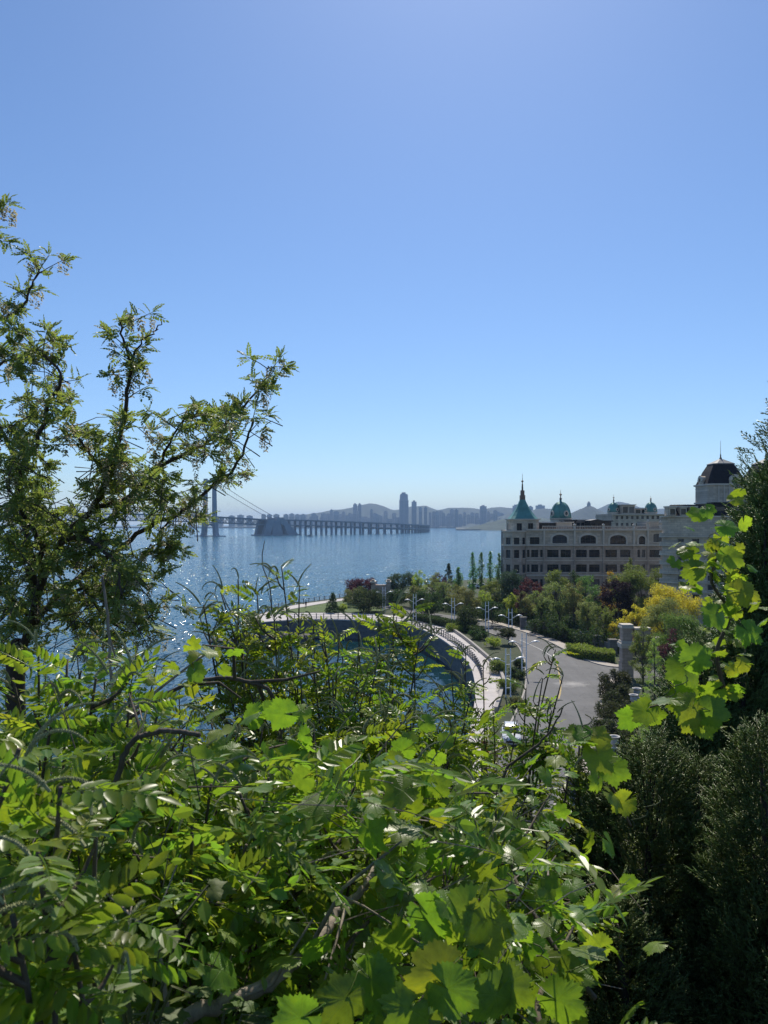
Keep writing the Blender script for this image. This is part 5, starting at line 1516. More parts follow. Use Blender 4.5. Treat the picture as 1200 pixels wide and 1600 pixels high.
def spike_tpl(seed, L=1.0, buds=170, curve=1.0, hi=True):
    """arching flower spike of unit length crowded with small buds"""
    rg = np.random.RandomState(seed); mb = MB()
    T = np.linspace(0, 1, 12)
    a = curve * 1.9 * T**1.2
    pts = np.zeros((12, 3))
    for i in range(1, 12): pts[i] = pts[i-1] + np.array([0, math.sin(a[i]*.95), math.cos(a[i]*.95)]) / 11
    mb.tube(pts, np.linspace(.022, .010, 12), 5, False)
    V = [mb.v[0]]; q = mb.f[0]; F_ = [np.vstack([q[:, [0, 1, 2]], q[:, [0, 2, 3]]])]; n0 = len(V[0])
    oct_v = np.array([(1, 0, 0), (-1, 0, 0), (0, 1, 0), (0, -1, 0), (0, 0, 1.7), (0, 0, -1)]); oct_f = np.array([(0, 2, 4), (2, 1, 4), (1, 3, 4), (3, 0, 4), (2, 0, 5), (1, 2, 5), (3, 1, 5), (0, 3, 5)])
    for i in range(buds):
        t = .10 + .9*(i + rg.rand())/buds; c = np.array([np.interp(t, T, pts[:, k]) for k in range(3)])
        an = i*2.4; rad = .024*(1.08-t*.62)
        k = min(10, int(t*11)); d = pts[k+1]-pts[k]; d /= np.linalg.norm(d); u = np.array([1.0, 0, 0]); w = np.cross(d, u)
        o_ = (u*math.cos(an) + w*math.sin(an)); s_ = .0120*(1.15-t*.6)*rg.uniform(.8, 1.2)
        V.append(c + o_*rad + oct_v*s_); F_.append(oct_f + n0); n0 += 6
    return np.concatenate(V), np.concatenate(F_), None

def raceme(seed):
    """hanging cluster of small cream blossoms, unit length downwards"""
    rg = np.random.RandomState(seed); V, F_, n0 = [], [], 0
    for i in range(46):
        t = rg.rand()**.8; an = i*2.4; rad = .2*(1.05-t*.75)*rg.uniform(.5, 1)
        c = np.array([rad*math.cos(an), rad*math.sin(an), -t]); b = np.array([math.cos(an), math.sin(an), -.6])
        v, f = leaflet(c, c + b*.10, .10, np.array([0, 0, 1.0])); V.append(v); F_.append(f+n0); n0 += len(v)
        v, f = leaflet(c, c + b*.06 + [0, 0, .07], .08, np.array([math.cos(an), math.sin(an), .2])); V.append(v); F_.append(f+n0); n0 += len(v)
    return np.concatenate(V), np.concatenate(F_), None

def cyp_spray(seed):
    """feathery conifer spray of unit length along +Y"""
    rg = np.random.RandomState(seed); V, F_, n0 = [], [], 0
    def sp(a, b, w):
        nonlocal n0
        a, b = np.array(a, float), np.array(b, float); d = b - a; u = np.cross(d, [.3, .2, 1]); u /= np.linalg.norm(u); v = np.cross(d, u); v /= np.linalg.norm(v)
        m = a + d*.45
        V.append(np.array([a, m + u*w, m - u*w*.5 + v*w*.87, m - u*w*.5 - v*w*.87, b]))
        F_.append(np.array([(0, 1, 2), (0, 2, 3), (0, 3, 1), (1, 4, 2), (2, 4, 3), (3, 4, 1)]) + n0); n0 += 5
    sp((0, 0, 0), (0, .5, .02), .016); sp((0, .45, .02), (0, 1, .0), .022)
    for i in range(8):
        t = .12 + .1*i; sg = 1 if i % 2 else -1; L = .38*(1.12-t*.85)*rg.uniform(.8, 1.15)
        b = np.array([0, t, .02]); d = np.array([sg*.72, .68, rg.uniform(-.35, .4)]); d /= np.linalg.norm(d); e = b + d*L
        sp(b, e, .024)
        m = b + d*L*.45; d2 = np.array([sg*.15, .95, rg.uniform(-.3, .4)]); sp(m, m + d2*L*.55, .022)
        d3 = np.array([sg*.98, .15, rg.uniform(-.3, .3)]); sp(b + d*L*.3, b + d*L*.3 + d3*L*.4, .02)
    return np.concatenate(V), np.concatenate(F_), None

def tpl_mesh(name, tpl, mat, smooth=False):
    return MB().add(*tpl).mesh(name, mat, smooth)

M_fi = leaf_mat('false_indigo_leaf', (0.14, 0.205, 0.03), (0.32, 0.48, 0.03), .32, .48, .035, .7)
M_fin = leaf_mat('false_indigo_new_leaf', (0.20, 0.255, 0.035), (0.47, 0.59, 0.035), .32, .5, .035, .6)
M_loc = leaf_mat('locust_leaf', (0.165, 0.215, 0.075), (0.32, 0.42, 0.075), .45, .5, .04, .6)
M_vine = leaf_mat('vine_leaf', (0.135, 0.225, 0.032), (0.31, 0.48, 0.026), .36, .48, .035, .7, .45, True)
M_vineY = leaf_mat('vine_leaf_young', (0.20, 0.26, 0.035), (0.46, 0.57, 0.03), .4, .5, .04, .5, .45, True)
M_under = leaf_mat('undergrowth_leaf', (0.135, 0.19, 0.034), (0.30, 0.42, 0.03), .32, .48, .05, .9)
M_bram = leaf_mat('bramble_leaf', (0.12, 0.17, 0.05), (0.18, 0.26, 0.035), .55, .4, .04, .4)
M_cyp = leaf_mat('cypress_spray', (0.165, 0.245, 0.085), (0.27, 0.39, 0.065), .34, .38, .05, .8)
M_grass = leaf_mat('grass_blade', (0.12, 0.17, 0.03), (0.28, 0.34, 0.03), .5, .45, .05, .6)
M_spike = solid('flower_spike', (0.32, 0.33, 0.17), .85, var=.4, scale=30)
M_blos = leaf_mat('locust_blossom', (0.62, 0.58, 0.42), (0.55, 0.50, 0.33), .6, .5, .02, .3)
M_twig = bark_mat('twig_bark', (0.11, 0.085, 0.06), 25)
M_grey = bark_mat('grey_bark', (0.30, 0.245, 0.20), 30)
M_lbark = bark_mat('locust_bark', (0.055, 0.042, 0.032), 9)
M_stem = bark_mat('green_stem', (0.10, 0.11, 0.045), 25)

T_fi = [pinnate(s, 8, .27, .105, dr, False) for s, dr in ((1, .25), (2, .5), (3, .1), (4, .75))]
T_fih = [pinnate(s, 8, .27, .105, dr, True) for s, dr in ((5, .3), (6, .55), (7, .1), (8, .85))]
T_loc = [pinnate(s, 6, .25, .15, dr, False) for s, dr in ((11, .3), (12, .55), (13, .15))]
T_gr = [grape(s) for s in range(6)]
T_grl = [grape(s + 20, 29, 2) for s in range(4)]
T_ov = [ovate(s) for s in range(3)]
T_sp = [spike_tpl(s, buds=170, curve=c) for s, c in ((1, 1.0), (2, .75), (3, 1.25), (4, .35))]
T_ra = [raceme(1), raceme(2)]
T_cy = [cyp_spray(s) for s in range(4)]
ME_fi = [tpl_mesh('false_indigo_leaf', t, M_fi) for t in T_fi]
ME_fih = [tpl_mesh('false_indigo_leaf', t, M_fi, True) for t in T_fih]
ME_fin = [tpl_mesh('false_indigo_leaf', t, M_fin, True) for t in T_fih]
ME_loc = [tpl_mesh('locust_leaf', t, M_loc) for t in T_loc]
ME_gr = [tpl_mesh('vine_leaf', t, M_vine, True) for t in T_gr]
ME_gry = [tpl_mesh('vine_leaf', t, M_vineY, True) for t in T_gr]
ME_sp = [tpl_mesh('flower_spike', t, M_spike) for t in T_sp]
ME_ra = [tpl_mesh('flower_cluster', t, M_blos) for t in T_ra]

GAPS = [(782, 1122, 816, 1172, .97), (826, 1000, 934, 1130, .72), (880, 1060, 936, 1185, .85), (232, 850, 325, 1000, .9), (640, 1045, 715, 1105, .45), (735, 1015, 785, 1118, .65), (655, 985, 735, 1030, .5)]
def open_view(P, rg):
    """False where the photo sees through a gap between the leaves"""
    P = np.asarray(P, float); px = 600 + P[:, 0]/P[:, 1]*F; py = HZ + (EYE - P[:, 2])/P[:, 1]*F
    ok = np.ones(len(P), bool); r_ = rg.rand(len(P))
    for x0, y0, x1, y1, k in GAPS: ok &= ~((px > x0) & (px < x1) & (py > y0) & (py < y1) & (r_ < k))
    return ok
def unit(v): v = np.asarray(v, float); return v / max(np.linalg.norm(v), 1e-9)
def tilt(rg, s=.35, hang=.4):
    """upper side of a leaf: mostly skyward, some blades hanging out from the slope"""
    if rg.rand() < hang: return unit(np.array([rg.randn()*.45, -1.0, rg.uniform(-.1, .35)]))
    return unit(np.array([0, 0, 1.0]) + rg.randn(3)*s)
def tilts(k, rg, s=.45, hang=.27): return np.array([tilt(rg, s, hang) for _ in range(k)])
def gz(x, y): return float(hill_z(x, y))

def put(T, org, name, meshes, M, rg):
    """parts: one object each, shared shapes, placed relative to the thing"""
    for m in M:
        m = m.copy(); m[:3, 3] -= org
        obj(name, meshes[rg.randint(len(meshes))], T, Matrix(m.tolist()))

# ------------------------------------------------------------------ black locust on the left
def locust():
    rg = np.random.RandomState(4)
    base = W(34, 1130, 9.3); base.z = gz(base.x, base.y) - .1
    T = empty('black_locust_tree', base, 'tall dark limbed locust tree with hanging cream blossom on the left edge', 'tree')
    org = np.array(base); D = 9.3
    limbs = [   # (pixel x, pixel y, depth), radius at start and end
        ([(34, 1010, 9.3), (45, 985, 9.25), (56, 940, 9.2), (50, 885, 9.1), (40, 830, 9.0), (30, 770, 9.1), (15, 700, 9.3), (-14, 640, 9.4)], .06, .02),
        ([(54, 945, 9.2), (72, 895, 9.0), (98, 845, 8.8), (140, 800, 8.6), (172, 745, 8.5), (185, 690, 8.4), (198, 625, 8.3), (204, 575, 8.3), (195, 535, 8.2), (186, 498, 8.2)], .045, .009),
        ([(204, 570, 8.3), (214, 543, 8.25), (232, 525, 8.2), (246, 513, 8.2), (253, 498, 8.2)], .012, .005),
        ([(48, 985, 9.25), (90, 930, 9.6), (140, 890, 9.8), (192, 852, 9.8), (240, 818, 9.7), (285, 800, 9.6), (332, 756, 9.5), (368, 728, 9.4), (388, 680, 9.3), (396, 655, 9.3)], .042, .010),
        ([(150, 792, 8.6), (196, 780, 8.8), (240, 736, 9.0), (285, 712, 9.1), (328, 688, 9.2), (352, 664, 9.2), (392, 622, 9.2), (414, 592, 9.2), (419, 572, 9.2)], .032, .006),
        ([(28, 780, 9.1), (34, 728, 9.0), (62, 682, 8.9), (78, 628, 8.8), (96, 590, 8.7), (72, 560, 8.7), (56, 545, 8.6)], .035, .008),
        ([(-40, 680, 9.4), (0, 668, 9.3), (40, 664, 9.2), (48, 640, 9.2)], .025, .007),
        ([(-40, 590, 9.5), (0, 570, 9.4), (25, 556, 9.3), (52, 548, 9.2)], .022, .006),
        ([(-50, 520, 9.5), (0, 498, 9.4), (28, 486, 9.3), (48, 452, 9.2), (62, 425, 9.1)], .03, .007),
        ([(-70, 400, 9.4), (-30, 365, 9.3), (-14, 350, 9.2)], .02, .008),
        ([(70, 900, 9.1), (62, 850, 8.6), (35, 800, 8.4), (10, 760, 8.3)], .04, .012),
        ([(44, 960, 9.2), (10, 930, 9.0), (-20, 900, 9.0)], .04, .015),
        ([(98, 848, 8.8), (120, 840, 8.3), (150, 850, 8.0), (178, 880, 7.9), (190, 930, 7.8)], .03, .01),
        ([(172, 745, 8.5), (150, 720, 8.3), (125, 690, 8.2), (112, 650, 8.2)], .022, .007),
        ([(92, 926, 9.6), (140, 920, 9.4), (190, 905, 9.3), (222, 880, 9.3), (236, 850, 9.3)], .025, .007),
        ([(120, 905, 9.7), (160, 960, 9.3), (205, 990, 9.2), (232, 968, 9.2), (244, 950, 9.2)], .022, .006),
        ([(240, 736, 9.0), (262, 700, 8.9), (280, 665, 8.9), (300, 650, 8.9)], .02, .006),
        ([(285, 800, 9.6), (262, 815, 9.4), (248, 850, 9.3), (252, 880, 9.3)], .018, .006),
    ]
    tk = MB()
    pth = smooth_path([tuple(org), tuple(W(24, 1060, 9.35)), tuple(W(34, 1008, 9.3))], 10)
    tk.tube(pth - org, np.linspace(.14, .085, 10), 9).build('trunk', M_lbark, T, True)
    anchors = []
    for pts, r0, r1 in limbs:
        P = smooth_path([W(*p) for p in pts], len(pts)*4)
        P[2:-1] += rg.randn(*P[2:-1].shape) * .012
        MB().tube(P - org, np.linspace(r0, r1, len(P)), 7).build('limb', M_lbark, T, True)
        thick = np.linspace(r0, r1, len(P))
        for i in range(1, len(P)):
            if thick[i] < .036: anchors.append((P[i], unit(P[i] - P[i-1]), i/len(P)))
    # twigs with leaves
    tw = MB(); LP, LD, LN = [], [], []; FP = []
    def rosette(p, dv, k, fl):
        for q in range(k):
            o_ = unit(dv*.55 + rg.randn(3)*[.8, .8, .5] + [0, 0, .05])
            LP.append(p - dv*rg.uniform(0, .08)); LD.append(o_); LN.append(unit(np.array([0, -.25, 1.0]) + rg.randn(3)*.6))
        if rg.rand() < fl:
            for q in range(rg.randint(1, 4)): FP.append(p - dv*rg.uniform(0, .1) + rg.randn(3)*.03)
    for p, d, t in anchors:
        if abs(p[0] - W(232, 0, 8.2).x) < .17 and p[2] > W(0, 565, 8.2).z: continue       # the bare twig
        for k in range(rg.choice([0, 1, 1, 2])):
            dv = unit(d*.45 + rg.randn(3)*[.8, .8, .65] + [0, 0, .2]); L = rg.uniform(.10, .46)
            tw.tube(np.array([p + dv*L*u + np.array([0, 0, -.12*u*u*L]) for u in np.linspace(0, 1, 4)]) - org, [.007, .006, .004, .003], 3, False)
            e = p + dv*L - np.array([0, 0, .12*L])
            rosette(e, dv, rg.randint(6, 11), .42)
            if L > .3: rosette(p + dv*L*.55, unit(dv + rg.randn(3)*.6), rg.randint(2, 5), .2)
    # the denser lower crown
    for cx, cy_, rx, ry, n_ in ((60, 900, 85, 95, 60), (130, 860, 70, 80, 48), (30, 760, 50, 70, 34), (190, 760, 50, 50, 26), (170, 690, 36, 40, 18), (200, 930, 45, 60, 26), (60, 820, 70, 60, 38), (110, 970, 90, 55, 40), (15, 960, 40, 90, 34), (270, 770, 40, 40, 12), (350, 660, 40, 34, 14), (300, 650, 26, 18, 7), (10, 700, 40, 50, 18), (45, 610, 40, 50, 12)):
        for i in range(n_):
            a, r_ = rg.rand()*6.28, rg.rand()**.6
            p = np.array(W(cx + rx*r_*math.cos(a), cy_ + ry*r_*math.sin(a), rg.uniform(7.9, 10.2)))
            dv = unit(rg.randn(3)*[1, 1, .5] + [0, 0, .2])
            tw.tube(np.array([p - dv*.45 - [0, 0, .1], p - dv*.2, p]) - org, [.007, .005, .003], 3, False)
            rosette(p, dv, rg.randint(6, 10), .16)
    o = tw.build('twigs', M_lbark, T); o['kind'] = 'stuff'
    M = frames(LP, LD, LN, rg.uniform(.11, .18, len(LP)))
    order = rg.permutation(len(M))
    put(T, org, 'leaf', ME_loc, M[order[:290]], rg)
    mb = MB(); rest = M[order[290:]].copy(); rest[:, :3, 3] -= org
    for k in range(3): mb.inst(T_loc[k], rest[k::3])
    o = mb.build('foliage', M_loc, T); o['kind'] = 'stuff'
    FP = [p + rg.randn(3)*.04 for p in FP for _ in range(rg.randint(1, 3))]
    FP = [FP[i] for i in rg.permutation(len(FP))[:290]]
    Mf = frames(FP, np.tile([0, 1.0, 0], (len(FP), 1)) + rg.randn(len(FP), 3)*.15, np.tile([0, 0, 1.0], (len(FP), 1)) + rg.randn(len(FP), 3)*.15, rg.uniform(.16, .25, len(FP)))
    put(T, org, 'flower_cluster', ME_ra, Mf, rg)
locust()

# ------------------------------------------------------------------ false indigo shrubs
def indigo(label, foot, tips, nleaf=160, hi=False, spikes=3, spread=.5, lsize=(.13, .2), spsize=(.13, .19), seed=0, young=.42, twig=1.0, start=.35, side=5, rad=.011):
    """shrub of slender stems; every stem tip is given in photo pixels with its depth"""
    rg = np.random.RandomState(seed + 77)
    f0 = W(foot[0], foot[1], foot[2]); f0.z = gz(f0.x, f0.y)
    T = empty('false_indigo_shrub', f0, label, 'shrub'); org = np.array(f0)
    LP, LD, LN, SP, SD = [], [], [], [], []
    br = MB()
    for tp in tips:
        e = np.array(W(*tp)); b = org + np.array([rg.randn()*.08, rg.randn()*.08, -.05])
        m1 = b + (e-b)*.4 + np.array([rg.randn()*.06, rg.randn()*.06, .10*np.linalg.norm(e-b)*rg.uniform(0, 1)])
        P = smooth_path([b, m1, b + (e-b)*.75 + rg.randn(3)*.04, e], 14)
        H = np.linalg.norm(e-b)
        MB().tube(P - org, np.linspace(rad*rg.uniform(.8, 1.3), .0035, 14), 6).build('stem', M_twig, T, True)
        def leaves(Q, t0, step, ls):
            a0 = rg.rand()*6.28
            Ln = np.r_[0, np.cumsum(np.linalg.norm(np.diff(Q, axis=0), axis=1))]
            s = Ln[-1]*t0; i = 0
            while s < Ln[-1]:
                p = np.array([np.interp(s, Ln, Q[:, k]) for k in range(3)]); a = a0 + i*2.4
                d = unit([math.cos(a), math.sin(a), rg.uniform(.0, .7)])
                LP.append(p); LD.append(d); LN.append(tilt(rg, .4, .30)); s += step*rg.uniform(.7, 1.3); i += 1
        leaves(P, max(start, .3), .055, 1)
        tipsq = [P]
        for k in range(side):
            t = rg.uniform(start, .92); p = np.array([np.interp(t*13, range(14), P[:, q]) for q in range(3)])
            a = rg.rand()*6.28; L = rg.uniform(.5, 1)*spread*(1.15-t*.7)
            d = unit([math.cos(a), math.sin(a), rg.uniform(.35, 1.1)])
            Q = smooth_path([p, p + d*L*.5, p + unit(d + [0, 0, .3])*L], 6)
            br.tube(Q - org, np.linspace(.006, .0028, 6), 4, False); leaves(Q, .25, .05, .9); tipsq.append(Q)
        for Q in tipsq:
            if rg.rand() < (.97 if Q is P else .62):
                for k in range(rg.randint(1, spikes+1)):
                    SP.append(Q[-1] + rg.randn(3)*.012); SD.append(rg.rand()*6.28)
    if br.v: o = br.build('branchlets', M_twig, T, True); o['kind'] = 'stuff'
    kp = open_view(np.array(LP) + np.array(LD)*.09, rg); LP, LD, LN = np.array(LP)[kp], np.array(LD)[kp], np.array(LN)[kp]
    sz = rg.uniform(lsize[0], lsize[1], len(LP))
    M = frames(LP, LD, LN, sz)
    order = rg.permutation(len(M)); yng = rg.rand(len(M)) < young
    k = min(nleaf, 290)
    for i in order[:k]:
        put(T, org, 'leaf', ME_fin if yng[i] else (ME_fih if hi else ME_fi), M[i:i+1], rg)
    if len(order) > k:
        rest = M[order[k:]].copy(); rest[:, :3, 3] -= org; mb = MB()
        for q in range(4): mb.inst(T_fi[q], rest[q::4])
        o = mb.build('foliage', M_fi, T); o['kind'] = 'stuff'
    if SP:
        # spikes stand up from the tip then arch over in their own direction
        SP = np.array(SP); lean = rg.uniform(.15, .8, len(SP))
        z = np.c_[np.cos(SD)*np.sin(lean), np.sin(SD)*np.sin(lean), np.cos(lean)]
        yv = np.c_[np.cos(SD), np.sin(SD), np.zeros(len(SP))]; y_ = yv - z*np.sum(yv*z, 1, keepdims=True)
        put(T, org, 'flower_spike', ME_sp, frames(SP, y_, z, rg.uniform(spsize[0], spsize[1], len(SP))), rg)
    return T

indigo('broad false indigo shrub with arching spikes standing against the open water in the middle', (455, 1330, 4.4),
       [(345, 925, 4.3), (372, 905, 4.4), (318, 945, 4.2), (402, 930, 4.5), (440, 885, 4.4), (468, 915, 4.2), (428, 960, 4.0), (375, 985, 4.1), (490, 975, 4.3), (335, 1010, 4.3), (455, 1010, 4.0), (510, 1040, 4.2), (400, 1060, 3.9), (360, 1090, 4.0)],
       290, spikes=4, seed=1, spread=.42, side=6, young=.6, lsize=(.10, .155), spsize=(.14, .2))
indigo('false indigo shrub with a fan of drooping spikes before the promenade railing', (600, 1330, 4.6),
       [(592, 965, 4.6), (615, 955, 4.7), (560, 985, 4.5), (640, 985, 4.6), (655, 1000, 4.5), (535, 1020, 4.5), (575, 1040, 4.3), (610, 1060, 4.2), (545, 1085, 4.2), (640, 1075, 4.3), (500, 1090, 4.2)],
       290, spikes=4, seed=2, spread=.42, side=6, young=.65, lsize=(.10, .15), spsize=(.14, .2))
indigo('leafy false indigo between the two tall middle shrubs, over the jetty wall', (520, 1330, 4.0),
       [(505, 985, 4.0), (485, 1010, 4.0), (530, 1000, 4.1), (560, 1015, 4.0), (590, 1030, 4.0), (470, 1060, 3.9), (520, 1060, 3.9), (570, 1080, 3.9), (615, 1090, 3.9), (480, 1120, 3.8), (540, 1130, 3.8), (600, 1140, 3.8)],
       130, spikes=4, seed=14, spread=.36, side=2, young=.7, lsize=(.10, .15))
indigo('thin dark stemmed false indigo in front of the pale promenade', (735, 1330, 5.6),
       [(728, 1020, 5.6), (705, 1045, 5.5), (755, 1040, 5.7), (690, 1085, 5.4), (738, 1075, 5.5), (665, 1110, 5.4), (770, 1105, 5.6), (710, 1130, 5.3)],
       240, spikes=4, seed=3, young=.6, lsize=(.10, .15), spsize=(.14, .2), spread=.42, start=.45, side=5, rad=.014)
indigo('sparse false indigo with see-through twigs in front of the road bend', (800, 1340, 5.2),
       [(868, 1015, 5.2), (848, 1060, 5.2), (880, 1055, 5.1), (822, 1075, 5.3), (838, 1120, 5.0), (862, 1110, 5.0), (808, 1125, 5.2)],
       80, spikes=2, seed=4, spread=.22, start=.6, side=3, young=.4)
indigo('false indigo with a pair of black arching spikes before the lower road', (880, 1330, 3.4),
       [(912, 1150, 3.4), (905, 1165, 3.4), (890, 1200, 3.3)], 26, spikes=2, seed=5, spread=.12, start=.75, side=1)
indigo('wide leafy false indigo between the car and the water, seen over the thicket', (640, 1400, 3.7),
       [(600, 1120, 3.7), (635, 1130, 3.6), (670, 1140, 3.7), (705, 1150, 3.6), (570, 1145, 3.6), (655, 1190, 3.3), (610, 1200, 3.3), (545, 1190, 3.3), (700, 1190, 3.5)],
       285, spikes=3, seed=6, spread=.36)
indigo('false indigo with fuzzy spikes close on the left in front of the locust trunk', (120, 1420, 2.0),
       [(60, 1010, 2.2), (105, 1030, 2.1), (150, 1060, 2.0), (20, 1060, 2.1), (205, 1075, 2.2), (85, 1100, 1.9), (245, 1120, 2.2), (175, 1130, 1.9)],
       170, True, spikes=2, seed=7, rad=.0042, spread=.28, lsize=(.12, .18), spsize=(.12, .16), side=4)
indigo('nearest false indigo leaning in at the lower left corner with long narrow leaflets', (10, 1700, 1.05),
       [(30, 1170, 1.15), (95, 1230, 1.1), (-20, 1290, 1.0), (60, 1330, 1.0), (150, 1290, 1.2), (20, 1430, .9), (110, 1450, 1.0)],
       90, True, spikes=2, seed=8, rad=.0033, spread=.2, lsize=(.11, .16), spsize=(.10, .14), side=2, start=.5)
indigo('false indigo with upright fuzzy spikes left of the middle of the thicket', (300, 1520, 1.9),
       [(235, 1215, 1.9), (280, 1200, 2.0), (330, 1225, 1.9), (195, 1260, 1.8), (375, 1240, 1.9), (420, 1215, 2.0), (300, 1290, 1.7), (240, 1330, 1.7), (385, 1320, 1.7)],
       190, True, spikes=2, seed=9, rad=.0055, spread=.26, lsize=(.11, .17), spsize=(.11, .15), side=3)
indigo('false indigo whose grey spike cluster rises in the centre of the thicket', (470, 1500, 2.1),
       [(425, 1260, 2.0), (470, 1215, 2.2), (520, 1235, 2.1), (560, 1215, 2.3), (600, 1240, 2.2), (640, 1235, 2.3), (500, 1300, 1.9), (560, 1310, 1.9), (450, 1350, 1.8)],
       190, True, spikes=2, seed=10, rad=.0055, spread=.26, lsize=(.11, .17), spsize=(.11, .15), side=3)
indigo('low false indigo at the right of the thicket below the car', (760, 1480, 2.8),
       [(700, 1240, 2.8), (745, 1235, 2.9), (790, 1255, 2.9), (830, 1270, 2.8), (855, 1300, 2.7), (720, 1310, 2.6), (780, 1330, 2.5)],
       150, True, spikes=2, seed=11, rad=.0055, spread=.2, side=3)
indigo('feathery false indigo at the foot of the locust, over the hidden shore', (190, 1330, 5.6),
       [(215, 1010, 5.6), (245, 1040, 5.6), (160, 1000, 5.5), (120, 1020, 5.4), (280, 1075, 5.5), (300, 1110, 5.3), (70, 1040, 5.4), (180, 1080, 5.2)],
       230, spikes=2, seed=12, spread=.4, side=4)
indigo('straggling false indigo filling the gap left of the broad middle shrub', (300, 1360, 3.4),
       [(290, 1140, 3.4), (330, 1130, 3.5), (255, 1160, 3.3), (370, 1150, 3.4), (410, 1140, 3.5), (450, 1150, 3.4), (490, 1140, 3.5), (530, 1150, 3.4)],
       170, spikes=3, seed=13, spread=.32, side=2, lsize=(.10, .15))
# ------------------------------------------------------------------ vines
def vine(label, path, n, size, seed=0, young=.25, jitter=.12, thick=.008, extra=(), name='grape_vine', mat=None):
    """scrambling vine: stem along the given way, stalked lobed leaves turned to the light"""
    rg = np.random.RandomState(seed + 300)
    P = smooth_path([W(*p) for p in path], len(path)*6); org = P[0].copy()
    T = empty(name, tuple(org), label, 'vine')
    MB().tube(P - org, np.linspace(thick, thick*.35, len(P)), 6).build('stem', mat or M_twig, T, True)
    LP, LD, LN, S = [], [], [], []
    for i in range(n):
        t = (i + rg.rand())/n*(len(P)-1); p = np.array([np.interp(t, range(len(P)), P[:, k]) for k in range(3)])
        p = p + rg.randn(3)*jitter
        a = rg.rand()*6.28
        LP.append(p); LD.append(unit([math.cos(a), math.sin(a)*.6 - .2, rg.uniform(-.95, .2)])); LN.append(tilt(rg, .45, .36)); S.append(rg.uniform(*size))
    M = list(frames(LP, LD, LN, S))
    for (px, py, Y, wpx, d, nn_) in extra:
        s = wpx*Y/F/1.7
        M.append(frames([np.array(W(px, py, Y))], [d], [nn_], [s])[0])
    for m in M:
        put(T, org, 'leaf', ME_gry if rg.rand() < young else ME_gr, [m], rg)
    # tendrils
    tm = MB()
    for k in range(max(2, n//10)):
        i = rg.randint(len(P)); a = rg.rand()*6.28; q = [P[i] - org + np.array([math.cos(a)*.05*u + .012*math.cos(u*9), math.sin(a)*.05*u + .012*math.sin(u*9), .06*u]) for u in np.linspace(0, 1.6, 14)]
        tm.tube(q, .0014, 4, False)
    o = tm.build('tendrils', M_stem, T, True); o['kind'] = 'stuff'
    return T
vine('grape vine climbing the dark conifer on the right with bright backlit leaves', [(1135, 1090, 2.7), (1120, 1020, 2.65), (1140, 960, 2.6), (1112, 910, 2.55), (1120, 865, 2.55), (1108, 845, 2.55)], 84, (.025, .039), 1, .45, .06,
     extra=[(1093, 803, 2.5, 34, (-.9, 0, .15), (0.06, -1.00, 0.80)), (1133, 822, 2.5, 39, (.8, -.2, -.1), (0.00, -1.00, 0.80)), (1148, 780, 2.55, 29, (.9, .1, .3), (-0.06, -1.00, 0.80)), (1158, 925, 2.4, 54, (.9, -.2, -.25), (0.00, -1.00, 0.25)), (1088, 890, 2.45, 45, (-.8, -.2, -.3), (0.12, -1.00, 0.25)), (1118, 960, 2.4, 49, (-.6, -.4, -.4), (0.00, -1.00, 0.25)), (1168, 985, 2.4, 49, (.5, -.3, -.5), (0.00, -1.00, 0.25)), (1138, 870, 2.45, 47, (.6, -.3, -.4), (0.06, -1.00, 0.25))])
vine('grape vine leaves hanging at the edge of the conifer before the larch', [(1110, 1085, 2.4), (1085, 1095, 2.35), (1050, 1098, 2.3), (1015, 1105, 2.3)], 13, (.045, .062), 2, .35, .04,
     extra=[(1082, 1105, 2.25, 62, (-.5, -.4, -.5), (0.12, -1.00, 0.23)), (1110, 1110, 2.25, 56, (.9, -.2, -.2), (0.00, -1.00, 0.25)), (1070, 1045, 2.35, 70, (-.2, -.4, -.75), (0.06, -1.00, 0.15)), (1085, 1030, 2.3, 52, (.6, -.2, .4), (-0.12, -1.00, 0.20)), (1010, 1110, 2.25, 52, (-.6, -.3, -.35), (0.00, -1.00, 0.25))])
vine('short grape shoot with two broad leaves in front of the lower road', [(985, 1290, 2.1), (950, 1220, 2.0), (925, 1180, 2.0), (905, 1150, 2.0), (898, 1135, 2.0)], 5, (.03, .05), 3, .5, .02, .004,
     extra=[(935, 1178, 1.95, 62, (.3, -.5, -.5), (0.03, -1.00, 0.20)), (955, 1200, 1.95, 56, (.8, -.3, -.35), (0.00, -1.00, 0.25)), (905, 1148, 2.0, 50, (-.3, -.4, -.15), (0.00, -1.00, 0.80)), (935, 1150, 2.0, 40, (.8, 0, -.1), (0.00, -1.00, 0.80))])
vine('yellowish grape vine on the dead grey branch over the water on the left', [(150, 1160, 2.9), (220, 1100, 2.9), (270, 1060, 2.9), (310, 1030, 2.9), (335, 1015, 2.9)], 26, (.035, .055), 4, .75, .06, mat=M_grey)
vine('grape vine trailing through the thicket left of the centre', [(190, 1420, 1.9), (230, 1330, 1.9), (300, 1260, 2.0), (360, 1200, 2.1), (420, 1170, 2.2), (470, 1160, 2.3)], 60, (.036, .056), 5, .35, .11)
vine('grape vine spreading across the middle of the thicket with sunlit leaves', [(430, 1440, 1.9), (500, 1350, 2.0), (560, 1290, 2.1), (640, 1250, 2.2), (720, 1240, 2.3), (790, 1240, 2.5)], 70, (.036, .056), 6, .3, .12)
vine('grape vine low on the right of the thicket by the dark conifer', [(930, 1560, 1.9), (880, 1500, 2.0), (830, 1420, 2.1), (800, 1350, 2.3), (830, 1290, 2.5), (860, 1240, 2.6)], 40, (.035, .055), 7, .3, .10)
